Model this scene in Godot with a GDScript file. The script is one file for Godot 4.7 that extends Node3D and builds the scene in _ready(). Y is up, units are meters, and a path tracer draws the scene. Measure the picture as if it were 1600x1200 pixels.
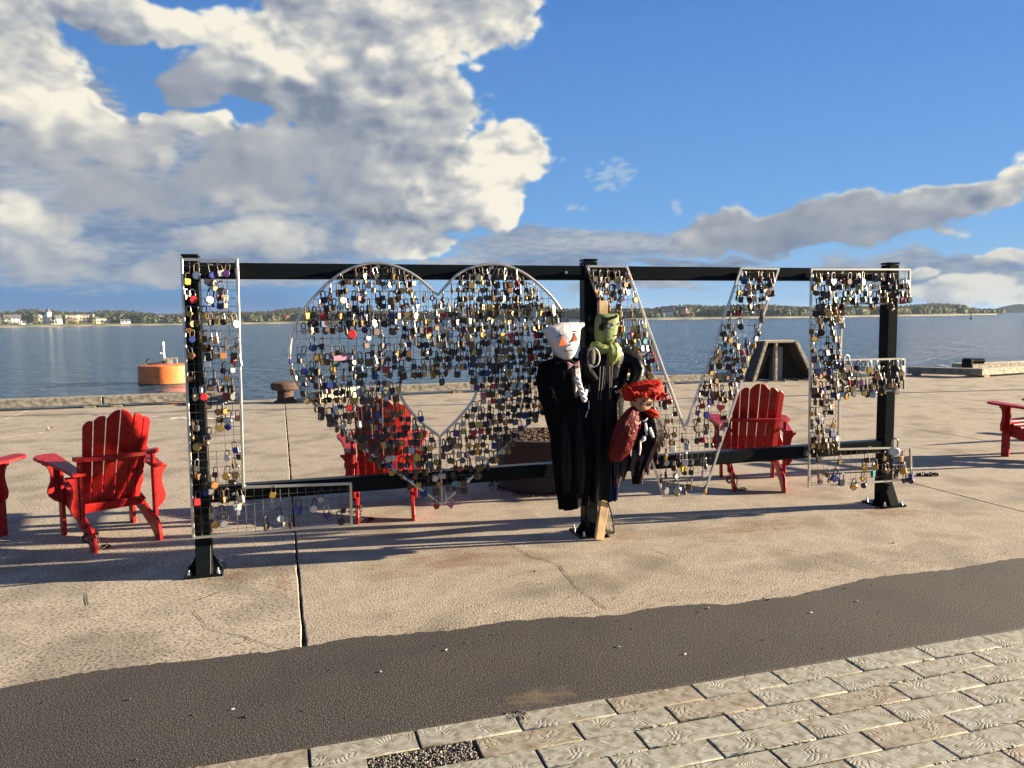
extends Node3D
# A lovers' lock sign on a harbour wharf at low evening sun. x runs along the sign, y is up, z points from the sign towards the viewer; metres.

const EXPOSURE := 5.0
const SUN_TOWARDS := Vector3(0.9654, 0.2079, 0.1573)

var rng := RandomNumberGenerator.new()
var mats := {}


# ---------------------------------------------------------------- mesh building
class Geo:
	var v := PackedVector3Array()
	var n := PackedVector3Array()
	var uv := PackedVector2Array()
	var c := PackedColorArray()
	var tint := Color.WHITE

	func tri(a: Vector3, b: Vector3, d: Vector3, na: Vector3, nb: Vector3, nd: Vector3, ua := Vector2.ZERO, ub := Vector2.ZERO, ud := Vector2.ZERO) -> void:
		if (d - a).cross(b - a).dot(na + nb + nd) < 0.0:
			v.append(a); v.append(d); v.append(b)
			n.append(na); n.append(nd); n.append(nb)
			uv.append(ua); uv.append(ud); uv.append(ub)
		else:
			v.append(a); v.append(b); v.append(d)
			n.append(na); n.append(nb); n.append(nd)
			uv.append(ua); uv.append(ub); uv.append(ud)
		c.append(tint); c.append(tint); c.append(tint)

	func quad(a: Vector3, b: Vector3, d: Vector3, e: Vector3, nn: Vector3, size := Vector2.ONE) -> void:
		tri(a, b, d, nn, nn, nn, Vector2(0, size.y), Vector2(size.x, size.y), Vector2(size.x, 0))
		tri(a, d, e, nn, nn, nn, Vector2(0, size.y), Vector2(size.x, 0), Vector2.ZERO)

	func flat(a: Vector3, b: Vector3, d: Vector3, inside: Vector3) -> void:
		var nn := (b - a).cross(d - a).normalized()
		if nn.dot((a + b + d) / 3.0 - inside) < 0.0:
			nn = -nn
		tri(a, b, d, nn, nn, nn, Vector2(a.x, a.z), Vector2(b.x, b.z), Vector2(d.x, d.z))

	# a box with chamfered edges
	func box(t: Transform3D, s: Vector3, bev := 0.0) -> void:
		var h := s * 0.5
		var o := t.origin
		var bx := func(p: Vector3) -> Vector3: return t * p
		for ax in 3:
			for sg in [-1.0, 1.0]:
				var p := []
				for k in [[-1, -1], [1, -1], [1, 1], [-1, 1]]:
					var q := Vector3.ZERO
					q[ax] = sg * h[ax]
					q[(ax + 1) % 3] = k[0] * (h[(ax + 1) % 3] - bev)
					q[(ax + 2) % 3] = k[1] * (h[(ax + 2) % 3] - bev)
					p.append(bx.call(q))
				var nn := Vector3.ZERO
				nn[ax] = sg
				quad(p[0], p[1], p[2], p[3], (t.basis * nn).normalized(), Vector2(s[(ax + 1) % 3], s[(ax + 2) % 3]))
		if bev <= 0.0:
			return
		for ax in 3: # edges along axis ax
			var a1 := (ax + 1) % 3
			var a2 := (ax + 2) % 3
			for s1 in [-1.0, 1.0]:
				for s2 in [-1.0, 1.0]:
					var p := []
					for e in [-1.0, 1.0]:
						for w in 2:
							var q := Vector3.ZERO
							q[ax] = e * (h[ax] - bev)
							q[a1] = s1 * (h[a1] - (0.0 if w == 0 else bev))
							q[a2] = s2 * (h[a2] - (bev if w == 0 else 0.0))
							p.append(t * q)
					var nn := Vector3.ZERO
					nn[a1] = s1
					nn[a2] = s2
					quad(p[0], p[1], p[3], p[2], (t.basis * nn).normalized(), Vector2(bev, s[ax]))
		for sx in [-1.0, 1.0]:
			for sy in [-1.0, 1.0]:
				for sz in [-1.0, 1.0]:
					flat(t * Vector3(sx * h.x, sy * (h.y - bev), sz * (h.z - bev)), t * Vector3(sx * (h.x - bev), sy * h.y, sz * (h.z - bev)), t * Vector3(sx * (h.x - bev), sy * (h.y - bev), sz * h.z), o)

	func tube(pts: PackedVector3Array, r, sides := 8, closed := false, caps := true) -> void:
		var m := pts.size()
		var rings := []
		var up := Vector3.UP
		for i in m:
			var a := pts[(i - 1 + m) % m] if closed or i > 0 else pts[0]
			var b := pts[(i + 1) % m] if closed or i < m - 1 else pts[m - 1]
			var dir := (b - a).normalized()
			if absf(dir.dot(up)) > 0.95:
				up = Vector3.RIGHT if absf(dir.x) < 0.7 else Vector3.BACK
			var sx := dir.cross(up).normalized()
			var sy := sx.cross(dir).normalized()
			up = sy
			var rad: float = r if r is float else r[i]
			var ring := PackedVector3Array()
			for k in sides:
				var an := TAU * k / sides
				ring.append(sx * cos(an) * rad + sy * sin(an) * rad)
			rings.append(ring)
		var segs := m if closed else m - 1
		for i in segs:
			var j := (i + 1) % m
			for k in sides:
				var l := (k + 1) % sides
				var A: Vector3 = rings[i][k]
				var B: Vector3 = rings[i][l]
				var C: Vector3 = rings[j][l]
				var D: Vector3 = rings[j][k]
				tri(pts[i] + A, pts[i] + B, pts[j] + C, A.normalized(), B.normalized(), C.normalized())
				tri(pts[i] + A, pts[j] + C, pts[j] + D, A.normalized(), C.normalized(), D.normalized())
		if caps and not closed:
			for e in [0, m - 1]:
				var nn: Vector3 = (pts[0] - pts[1]).normalized() if e == 0 else (pts[m - 1] - pts[m - 2]).normalized()
				for k in range(1, sides - 1):
					tri(pts[e] + rings[e][0], pts[e] + rings[e][k], pts[e] + rings[e][k + 1], nn, nn, nn)

	func lathe(prof: PackedVector2Array, segs: int, t: Transform3D) -> void:
		for i in prof.size() - 1:
			var a := prof[i]
			var b := prof[i + 1]
			var dd := b - a
			var nr := Vector2(dd.y, -dd.x).normalized()
			for k in segs:
				var a0 := TAU * k / segs
				var a1 := TAU * (k + 1) / segs
				var p0 := Vector3(cos(a0), 0, sin(a0))
				var p1 := Vector3(cos(a1), 0, sin(a1))
				var n0 := (t.basis * (p0 * nr.x + Vector3.UP * nr.y)).normalized()
				var n1 := (t.basis * (p1 * nr.x + Vector3.UP * nr.y)).normalized()
				var A := t * (p0 * a.x + Vector3.UP * a.y)
				var B := t * (p1 * a.x + Vector3.UP * a.y)
				var C := t * (p1 * b.x + Vector3.UP * b.y)
				var D := t * (p0 * b.x + Vector3.UP * b.y)
				if a.x > 0.0:
					tri(A, B, C, n0, n1, n1, Vector2(a0, a.y), Vector2(a1, a.y), Vector2(a1, b.y))
				if b.x > 0.0:
					tri(A, C, D, n0, n1, n0, Vector2(a0, a.y), Vector2(a1, b.y), Vector2(a0, b.y))

	# a polygon in x and y, thick along z, with a chamfer on both faces
	func prism(poly: PackedVector2Array, depth: float, bev: float, t: Transform3D) -> void:
		var p := poly
		if Geometry2D.is_polygon_clockwise(p):
			p.reverse()
		var m := p.size()
		var ins := PackedVector2Array()
		for i in m:
			var e0 := (p[i] - p[(i - 1 + m) % m]).normalized()
			var e1 := (p[(i + 1) % m] - p[i]).normalized()
			var n0 := Vector2(-e0.y, e0.x)
			var n1 := Vector2(-e1.y, e1.x)
			var mid := n0 + n1
			var q := mid.normalized() if mid.length() > 0.01 else n0
			ins.append(p[i] + q * bev / maxf(0.5, q.dot(n0)))
		var idx := Geometry2D.triangulate_polygon(ins)
		if idx.is_empty():
			idx = Geometry2D.triangulate_polygon(p)
			ins = p
		var hz := depth * 0.5
		for sg in [-1.0, 1.0]:
			var nn := (t.basis * Vector3(0, 0, sg)).normalized()
			for i in range(0, idx.size(), 3):
				var q := []
				for k in 3:
					q.append(ins[idx[i + k]])
				tri(t * Vector3(q[0].x, q[0].y, sg * hz), t * Vector3(q[1].x, q[1].y, sg * hz), t * Vector3(q[2].x, q[2].y, sg * hz), nn, nn, nn, q[0], q[1], q[2])
		for i in m:
			var j := (i + 1) % m
			var e := (p[j] - p[i]).normalized()
			var on := Vector3(e.y, -e.x, 0)
			var nn := (t.basis * on).normalized()
			var zz := hz - bev
			quad(t * Vector3(p[i].x, p[i].y, -zz), t * Vector3(p[j].x, p[j].y, -zz), t * Vector3(p[j].x, p[j].y, zz), t * Vector3(p[i].x, p[i].y, zz), nn)
			if bev > 0.0:
				for sg in [-1.0, 1.0]:
					var nb := (t.basis * (on + Vector3(0, 0, sg))).normalized()
					quad(t * Vector3(p[i].x, p[i].y, sg * zz), t * Vector3(p[j].x, p[j].y, sg * zz), t * Vector3(ins[j].x, ins[j].y, sg * hz), t * Vector3(ins[i].x, ins[i].y, sg * hz), nb)

	# a skin over rings of points, smooth
	func loft(rings: Array, closed := true, cap_start := true, cap_end := true) -> void:
		var m := rings.size()
		var k: int = rings[0].size()
		var nr := []
		for i in m:
			var row := PackedVector3Array()
			var mid := Vector3.ZERO
			for p in rings[i]:
				mid += p
			mid /= k
			for j in k:
				var l: int = (j + k - 1) % k if closed else maxi(j - 1, 0)
				var r: int = (j + 1) % k if closed else mini(j + 1, k - 1)
				var du: Vector3 = rings[i][r] - rings[i][l]
				var dv: Vector3 = rings[mini(i + 1, m - 1)][j] - rings[maxi(i - 1, 0)][j]
				var nn := du.cross(dv).normalized()
				if closed and nn.dot(rings[i][j] - mid) < 0.0 and nn.dot(rings[i][j] - mid) < -0.3 * (rings[i][j] - mid).length():
					nn = -nn
				row.append(nn)
			nr.append(row)
		for i in m - 1:
			for j in (k if closed else k - 1):
				var l := (j + 1) % k
				var ua := Vector2(float(j) / k, float(i) / m)
				var ub := Vector2(float(j + 1) / k, float(i) / m)
				var uc := Vector2(float(j + 1) / k, float(i + 1) / m)
				var ud := Vector2(float(j) / k, float(i + 1) / m)
				tri(rings[i][j], rings[i][l], rings[i + 1][l], nr[i][j], nr[i][l], nr[i + 1][l], ua, ub, uc)
				tri(rings[i][j], rings[i + 1][l], rings[i + 1][j], nr[i][j], nr[i + 1][l], nr[i + 1][j], ua, uc, ud)
		for e in [0, m - 1]:
			if (e == 0 and not cap_start) or (e > 0 and not cap_end):
				continue
			var mid := Vector3.ZERO
			for p in rings[e]:
				mid += p
			mid /= k
			var inner := Vector3.ZERO
			var other: int = 1 if e == 0 else m - 2
			for p in rings[other]:
				inner += p
			inner /= k
			for j in k:
				flat(rings[e][j], rings[e][(j + 1) % k], mid, inner)

	func done(mat: Material, into: ArrayMesh = null, colours := false) -> ArrayMesh:
		var m := into if into else ArrayMesh.new()
		var arr := []
		arr.resize(Mesh.ARRAY_MAX)
		arr[Mesh.ARRAY_VERTEX] = v
		arr[Mesh.ARRAY_NORMAL] = n
		arr[Mesh.ARRAY_TEX_UV] = uv
		if colours:
			arr[Mesh.ARRAY_COLOR] = c
		m.add_surface_from_arrays(Mesh.PRIMITIVE_TRIANGLES, arr)
		if mat:
			m.surface_set_material(m.get_surface_count() - 1, mat)
		return m


# ---------------------------------------------------------------- nodes
func put(called: String, mesh: Mesh, parent: Node3D = self, at := Transform3D()) -> MeshInstance3D:
	var o := MeshInstance3D.new()
	o.name = called
	o.mesh = mesh
	o.transform = at
	parent.add_child(o, true)
	return o


func build(called: String, g: Geo, mat: Material, parent: Node3D = self) -> MeshInstance3D:
	return put(called, g.done(mat), parent)


func thing(called: String, label: String, category: String, at := Transform3D(), group := "") -> Node3D:
	var o := Node3D.new()
	o.name = called
	o.transform = at
	add_child(o, true)
	tag(o, label, category, group)
	return o


func tag(o: Node3D, label: String, category: String, group := "") -> void:
	o.set_meta("label", label)
	o.set_meta("category", category)
	if group:
		o.set_meta("group", group)


func structure(o: Node3D, label: String, category: String) -> Node3D:
	tag(o, label, category)
	o.set_meta("kind", "structure")
	return o


func T(x: float, y: float, z: float, yaw := 0.0, pitch := 0.0, roll := 0.0) -> Transform3D:
	return Transform3D(Basis.from_euler(Vector3(pitch, yaw, roll)), Vector3(x, y, z))


# ---------------------------------------------------------------- materials
func lin(r: float, g: float, b: float) -> Color:
	return Color(r, g, b).linear_to_srgb()


func mat(col: Color, rough := 0.8, metal := 0.0) -> StandardMaterial3D:
	var m := StandardMaterial3D.new()
	m.albedo_color = col
	m.roughness = rough
	m.metallic = metal
	return m


func noise_tex(size: int, sd: int, freq: float, octaves: int, stops: Array, kind := FastNoiseLite.TYPE_SIMPLEX_SMOOTH) -> NoiseTexture2D:
	var nz := FastNoiseLite.new()
	nz.seed = sd
	nz.frequency = freq
	nz.noise_type = kind
	nz.fractal_octaves = octaves
	var t := NoiseTexture2D.new()
	t.width = size
	t.height = size
	t.seamless = true
	t.noise = nz
	if stops.size():
		var gr := Gradient.new()
		gr.offsets = PackedFloat32Array(stops.map(func(s): return s[0]))
		gr.colors = PackedColorArray(stops.map(func(s): return s[1]))
		t.color_ramp = gr
	return t


func gray(x: float) -> Color:
	return Color(x, x, x)


# base colour = colour x fine texture x coarse texture, both laid in world space
func surfaced(col: Color, rough: float, fine: Texture2D, fine_scale: float, coarse: Texture2D, coarse_scale: float, bump: Texture2D, relief: float, world := true) -> StandardMaterial3D:
	var m := mat(col, rough)
	m.albedo_texture = fine
	m.uv1_triplanar = true
	m.uv1_world_triplanar = world
	m.uv1_scale = Vector3.ONE * fine_scale
	if coarse:
		m.detail_enabled = true
		m.detail_blend_mode = BaseMaterial3D.BLEND_MODE_MUL
		m.detail_albedo = coarse
		m.detail_uv_layer = BaseMaterial3D.DETAIL_UV_2
		m.uv2_triplanar = true
		m.uv2_world_triplanar = world
		m.uv2_scale = Vector3.ONE * coarse_scale
	if bump:
		m.heightmap_enabled = true
		m.heightmap_texture = bump
		m.heightmap_scale = relief
	return m


# ---------------------------------------------------------------- sky
# cloud masses: azimuth and elevation of the middle, half widths (degrees), how light (+) or dark (-)
const CLOUDS := [
	[8.0, 19.2, 7.5, 5.2, 0.10], [4.4, 19.3, 7.0, 3.3, 0.30], [14.6, 20.6, 5.0, 3.4, 0.35], [10.2, 14.7, 5.4, 5.0, 0.00], [17.0, 11.7, 4.1, 2.9, 0.40], [7.8, 13.8, 7.5, 5.6, -0.35],
	[5.9, 9.9, 5.6, 5.1, -0.35], [12.3, 9.5, 6.2, 3.8, 0.20], [9.0, 5.7, 3.5, 2.1, 0.60], [15.8, 7.7, 2.6, 2.1, 0.30], [1.7, 16.0, 5.1, 2.8, -0.10], [-0.8, 18.6, 5.5, 2.5, 0.45],
	[-4.5, 16.1, 3.6, 2.2, -0.55], [-8.6, 19.2, 6.9, 1.7, 0.10], [-14.4, 16.9, 3.3, 3.9, 0.00], [-15.1, 13.6, 3.0, 2.4, 0.60], [-12.9, 12.8, 3.7, 2.1, 0.30], [-9.8, 11.4, 5.1, 1.9, 0.00],
	[-14.1, 10.4, 4.9, 2.0, -0.10], [-15.5, 6.7, 2.4, 1.7, 0.50], [-12.9, 6.2, 2.5, 1.2, 0.40], [-14.5, 4.2, 5.3, 2.4, -0.10], [-9.6, 8.4, 7.3, 2.3, -0.45], [-2.4, 9.4, 5.9, 2.0, -0.35],
	[-7.5, 12.9, 1.4, 0.7, 0.50], [-4.9, 13.2, 2.7, 1.1, 0.20], [-0.2, 11.4, 5.9, 2.7, -0.40], [-1.3, 5.6, 5.9, 1.8, -0.05], [-7.3, 3.3, 3.5, 1.4, -0.10], [-1.2, 8.0, 5.4, 1.1, 0.10],
	[34.7, 5.8, 7.0, 2.0, -0.60], [40.4, 6.1, 7.0, 2.2, -0.55], [45.0, 6.5, 4.8, 1.7, -0.30], [48.5, 7.0, 2.4, 1.4, 0.30], [50.1, 8.5, 1.8, 1.7, 0.50], [30.5, 5.8, 2.8, 0.6, -0.30],
	[47.3, 1.3, 5.8, 1.4, 0.20], [50.3, 3.6, 2.8, 0.6, 0.30], [44.7, 2.8, 2.5, 0.4, 0.10]]
const WISPS := [
	[24.2, 10.0, 2.8, 0.9, -0.10], [22.3, 7.6, 1.7, 0.5, -0.10], [28.3, 7.7, 0.8, 0.3, 0.00], [21.6, 5.1, 10.9, 1.3, -0.10], [17.8, 3.6, 9.5, 1.0, -0.10], [29.9, 3.8, 6.0, 0.5, 0.0], [26.3, 2.0, 5.6, 0.6, 0.10], [-2.0, 6.0, 12.0, 4.5, 0.0], [-12.0, 6.0, 9.0, 5.0, -0.1], [-6.0, 10.5, 9.0, 3.2, 0.0], [-14.0, 12.0, 5.0, 6.0, 0.0], [46.0, 2.4, 9.0, 1.8, 0.0]]

var n_warp := FastNoiseLite.new()
var n_big := FastNoiseLite.new()
var n_fine := FastNoiseLite.new()
var n_far := FastNoiseLite.new()
var n_puff := FastNoiseLite.new()
var n_bill := FastNoiseLite.new()


func setup_noise(nz: FastNoiseLite, sd: int, freq: float, octaves: int) -> void:
	nz.seed = sd
	nz.noise_type = FastNoiseLite.TYPE_SIMPLEX_SMOOTH
	nz.frequency = freq
	nz.fractal_octaves = octaves
	nz.fractal_gain = 0.52


func sky_pixels(az0: float, step: float, w: int, h: int) -> PackedFloat32Array:
	var dens := PackedFloat32Array()
	var tone := PackedFloat32Array()
	var veil := PackedFloat32Array()
	var puff := PackedFloat32Array()
	puff.resize(w * h)
	dens.resize(w * h)
	tone.resize(w * h)
	veil.resize(w * h)
	for y in h:
		var el := (h - y - 0.5) * step
		var ce := cos(deg_to_rad(el))
		for x in w:
			var az := az0 + (x + 0.5) * step
			if az > 196.8:
				az -= 360.0
			var i := y * w + x
			var dx := cos(deg_to_rad(az)) * ce
			var dz := sin(deg_to_rad(az)) * ce
			var dy := sin(deg_to_rad(el))
			# billows, on the sphere so that the seam does not show
			var q := Vector3(dx, dy * 1.5, dz) * 57.3
			var w1 := n_warp.get_noise_3dv(q)
			var w2 := n_warp.get_noise_3d(q.x + 91.0, q.y, q.z - 47.0)
			var b := n_big.get_noise_3dv(q)
			var ax := az + w1 * 1.8
			var ay := el + w2 * 1.1
			var best := 0.0
			var ts := 0.0
			var wsum := 0.0001
			if az > -26.0 and az < 60.0 and el < 26.0:
				for k in CLOUDS:
					var ex: float = (ax - k[0]) / k[2]
					if ex > 1.3 or ex < -1.3:
						continue
					var ey: float = (ay - k[1]) / k[3]
					var f := 1.0 - ex * ex - ey * ey
					if f > -0.5:
						best = maxf(best, f) + maxf(0.0, minf(best, f)) * 0.15
						var ww := (f + 0.5) * (f + 0.5)
						ts += ww * k[4]
						wsum += ww
				var vv := 0.0
				for k in WISPS:
					var ex: float = (ax - k[0]) / k[2]
					var ey: float = (ay - k[1]) / k[3]
					vv = maxf(vv, 1.0 - ex * ex - ey * ey)
				veil[i] = vv
			# the rest of the sky: broken cumulus of the same kind
			var outside := clampf((absf(az - 16.8) - 34.0) / 5.0, 0.0, 1.0)
			outside = maxf(outside, clampf((el - 21.5) / 4.0, 0.0, 1.0))
			if outside > 0.0:
				var far := n_far.get_noise_3d(dx * 57.3, dy * 90.0, dz * 57.3)
				best = maxf(best, outside * (far * 1.9 - 0.04))
				ts = lerpf(ts, 0.3 * w2, outside)
			var bill := -n_bill.get_noise_3dv(q + Vector3(w2, w1, w2) * 1.2)
			dens[i] = best * 1.05 + (b * 0.42 + bill * 0.30 - 0.02) * smoothstep(-0.1, 0.25, best) - 0.10 - 0.25 * (1.0 - smoothstep(0.0, 0.1, best)) + n_fine.get_noise_3dv(q) * 0.17 * smoothstep(-0.1, 0.3, best)
			puff[i] = best * 0.5 + bill * 0.30 + n_puff.get_noise_3dv(q + Vector3(w1, w2, w1) * 2.0) * 1.25 + n_fine.get_noise_3dv(q) * 0.08
			tone[i] = ts / maxf(wsum, 0.5)
	var out := PackedFloat32Array()
	out.resize(w * h * 3)
	var sx1 := maxi(1, roundi(0.9 / step))
	var sy1 := maxi(1, roundi(0.55 / step))
	var sx2 := maxi(1, roundi(3.0 / step))
	var sy2 := maxi(1, roundi(1.6 / step))
	var gain := 1.0 / EXPOSURE
	for y in h:
		var el := (h - y - 0.5) * step
		for x in w:
			var i := y * w + x
			var az := az0 + (x + 0.5) * step
			if az > 196.8:
				az -= 360.0
			# clear air: deep blue above, paler low down, a little brighter on the sun's side
			var t := clampf(el / 24.0, 0.0, 1.0)
			var up := clampf((el - 20.0) / 60.0, 0.0, 1.0)
			var side := 0.5 + 0.5 * cos(deg_to_rad(az - 98.0))
			var air := Vector3(0.53, 0.735, 0.915).lerp(Vector3(0.315, 0.505, 0.785), pow(t, 0.8)).lerp(Vector3(0.16, 0.255, 0.46), up)
			air *= 0.92 + 0.16 * side
			var low := clampf(1.0 - el / 4.2, 0.0, 1.0)
			var dark := clampf((14.0 - az) / 14.0, 0.0, 1.0) if az > -90.0 else clampf((az + 160.0) / 70.0, 0.0, 1.0)
			air = air.lerp(Vector3(0.335, 0.455, 0.630), low * dark)
			air = air.lerp(Vector3(0.62, 0.745, 0.855), clampf(1.0 - el / 7.0, 0.0, 1.0) * (1.0 - dark) * 0.85)
			# thin layered cloud low down
			var vv := veil[i]
			if vv > 0.0:
				var sv := n_far.get_noise_2d(az * 1.1 + 300.0, el * 7.0) * 0.5 + n_fine.get_noise_2d(az * 0.7, el * 4.0) * 0.3
				var va := smoothstep(0.0, 0.62, clampf(vv * 1.1 + sv * 1.05, 0.0, 1.0)) * 0.9
				var vc := Vector3(0.46, 0.535, 0.65).lerp(Vector3(0.70, 0.715, 0.74), clampf(0.45 + sv * 1.9, 0.0, 1.0))
				if az > 20.0 and az < 30.0 and el > 6.5:
					va = smoothstep(0.0, 0.9, clampf(vv * 0.75 + n_fine.get_noise_2d(az * 0.9 + el * 0.5, el * 2.2 - az * 0.7) * 1.1 - 0.1, 0.0, 1.0)) * 0.6
					vc = Vector3(0.74, 0.79, 0.85)
				air = air.lerp(vc, va)
			var dd := dens[i]
			var soft := clampf(1.0 - (el - 9.0) / 4.0, 0.0, 1.0) * clampf((9.0 - az) / 5.0, 0.0, 1.0) if az > -24.0 else 0.0
			var a := smoothstep(-0.02 - 0.1 * soft, 0.30 + 0.45 * soft, dd)
			if a > 0.0:
				var x1 := mini(x + sx1, w - 1)
				var y1 := maxi(y - sy1, 0)
				var x2 := mini(x + sx2, w - 1)
				var y2 := maxi(y - sy2, 0)
				var flat := 1.0 - 0.75 * clampf(-tone[i] * 1.8, 0.0, 1.0)
				flat *= lerpf(0.45, 1.0, clampf(clampf((az - 2.0) / 7.0, 0.0, 1.0) + clampf((el - 11.0) / 4.0, 0.0, 1.0), 0.0, 1.0)) if az < 12.0 and az > -20.0 else 1.0
				var edge := smoothstep(0.55, 0.1, dd)
				var l := 0.50 + ((puff[i] - puff[y1 * w + x1]) * 0.55 + (puff[i] - puff[y2 * w + x2]) * 0.38) * flat + maxf(0.0, dd - dens[y1 * w + x1]) * edge * 0.9 + tone[i] * 0.50
				l = clampf(l, 0.0, 1.0)
				var cc := Vector3(0.50, 0.54, 0.615).lerp(Vector3(0.715, 0.725, 0.735), minf(l * 2.0, 1.0)).lerp(Vector3(0.985, 0.955, 0.88), clampf(l * 2.0 - 1.0, 0.0, 1.0))
				# far cloud sinks into the haze
				cc = cc.lerp(Vector3(0.52, 0.60, 0.70), clampf(1.0 - el / 7.0, 0.0, 1.0) * 0.35)
				air = air.lerp(cc, a * (0.97 if dd > 0.2 else 0.9))
			out[i * 3] = pow(air.x, 2.2) * gain
			out[i * 3 + 1] = pow(air.y, 2.2) * gain
			out[i * 3 + 2] = pow(air.z, 2.2) * gain
	return out


func make_sky() -> Sky:
	setup_noise(n_warp, 11, 0.16, 3)
	setup_noise(n_big, 23, 0.20, 5)
	setup_noise(n_fine, 37, 0.85, 4)
	setup_noise(n_far, 52, 0.055, 4)
	setup_noise(n_puff, 61, 0.11, 4)
	setup_noise(n_bill, 83, 0.22, 4)
	n_bill.fractal_type = FastNoiseLite.FRACTAL_RIDGED
	var W := 4096
	var rest := Image.create_from_data(1024, 256, false, Image.FORMAT_RGBF, sky_pixels(0.0, 360.0 / 1024.0, 1024, 256).to_byte_array())
	rest.resize(W, 1024, Image.INTERPOLATE_CUBIC)
	var full := Image.create_empty(W, 2048, false, Image.FORMAT_RGBF)
	full.fill(Color(0.10, 0.13, 0.17) / EXPOSURE)
	full.blit_rect(rest, Rect2i(0, 0, W, 1024), Vector2i.ZERO)
	var st := 360.0 / W
	var first := -300
	var w := 990
	var h := 300
	var near := Image.create_from_data(w, h, false, Image.FORMAT_RGBF, sky_pixels(first * st, st, w, h).to_byte_array())
	full.blit_rect(near, Rect2i(-first, 0, w + first, h), Vector2i(0, 1024 - h))
	full.blit_rect(near, Rect2i(0, 0, -first, h), Vector2i(W + first, 1024 - h))
	var pm := PanoramaSkyMaterial.new()
	pm.panorama = ImageTexture.create_from_image(full)
	var sky := Sky.new()
	sky.sky_material = pm
	return sky


func camera_and_light() -> void:
	var cam := Camera3D.new()
	cam.name = "camera"
	cam.fov = 53.05
	cam.near = 0.05
	cam.far = 9000.0
	cam.transform = Transform3D(Basis(Vector3(0.95697, -0.01146, 0.28996), Vector3(0.03595, 0.9962, -0.07927), Vector3(-0.28795, 0.08629, 0.95375)).orthonormalized(), Vector3(0.5343, 1.6, 5.1345))
	add_child(cam)
	cam.current = true
	var env := Environment.new()
	env.background_mode = Environment.BG_SKY
	env.sky = make_sky()
	env.tonemap_mode = Environment.TONE_MAPPER_LINEAR
	env.tonemap_exposure = EXPOSURE
	env.fog_enabled = true
	env.fog_density = 0.00009
	env.fog_light_color = Color(0.72, 0.82, 0.93)
	env.sdfgi_enabled = true
	env.ssao_enabled = true
	env.ssil_enabled = true
	var we := WorldEnvironment.new()
	we.name = "world_environment"
	we.environment = env
	add_child(we)
	var sun := DirectionalLight3D.new()
	sun.name = "sun"
	sun.light_color = Color(1.0, 0.91, 0.78)
	sun.light_energy = 1.6
	sun.light_angular_distance = 0.5
	sun.shadow_enabled = true
	sun.basis = Basis.looking_at(-SUN_TOWARDS, Vector3.UP)
	add_child(sun)


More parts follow.
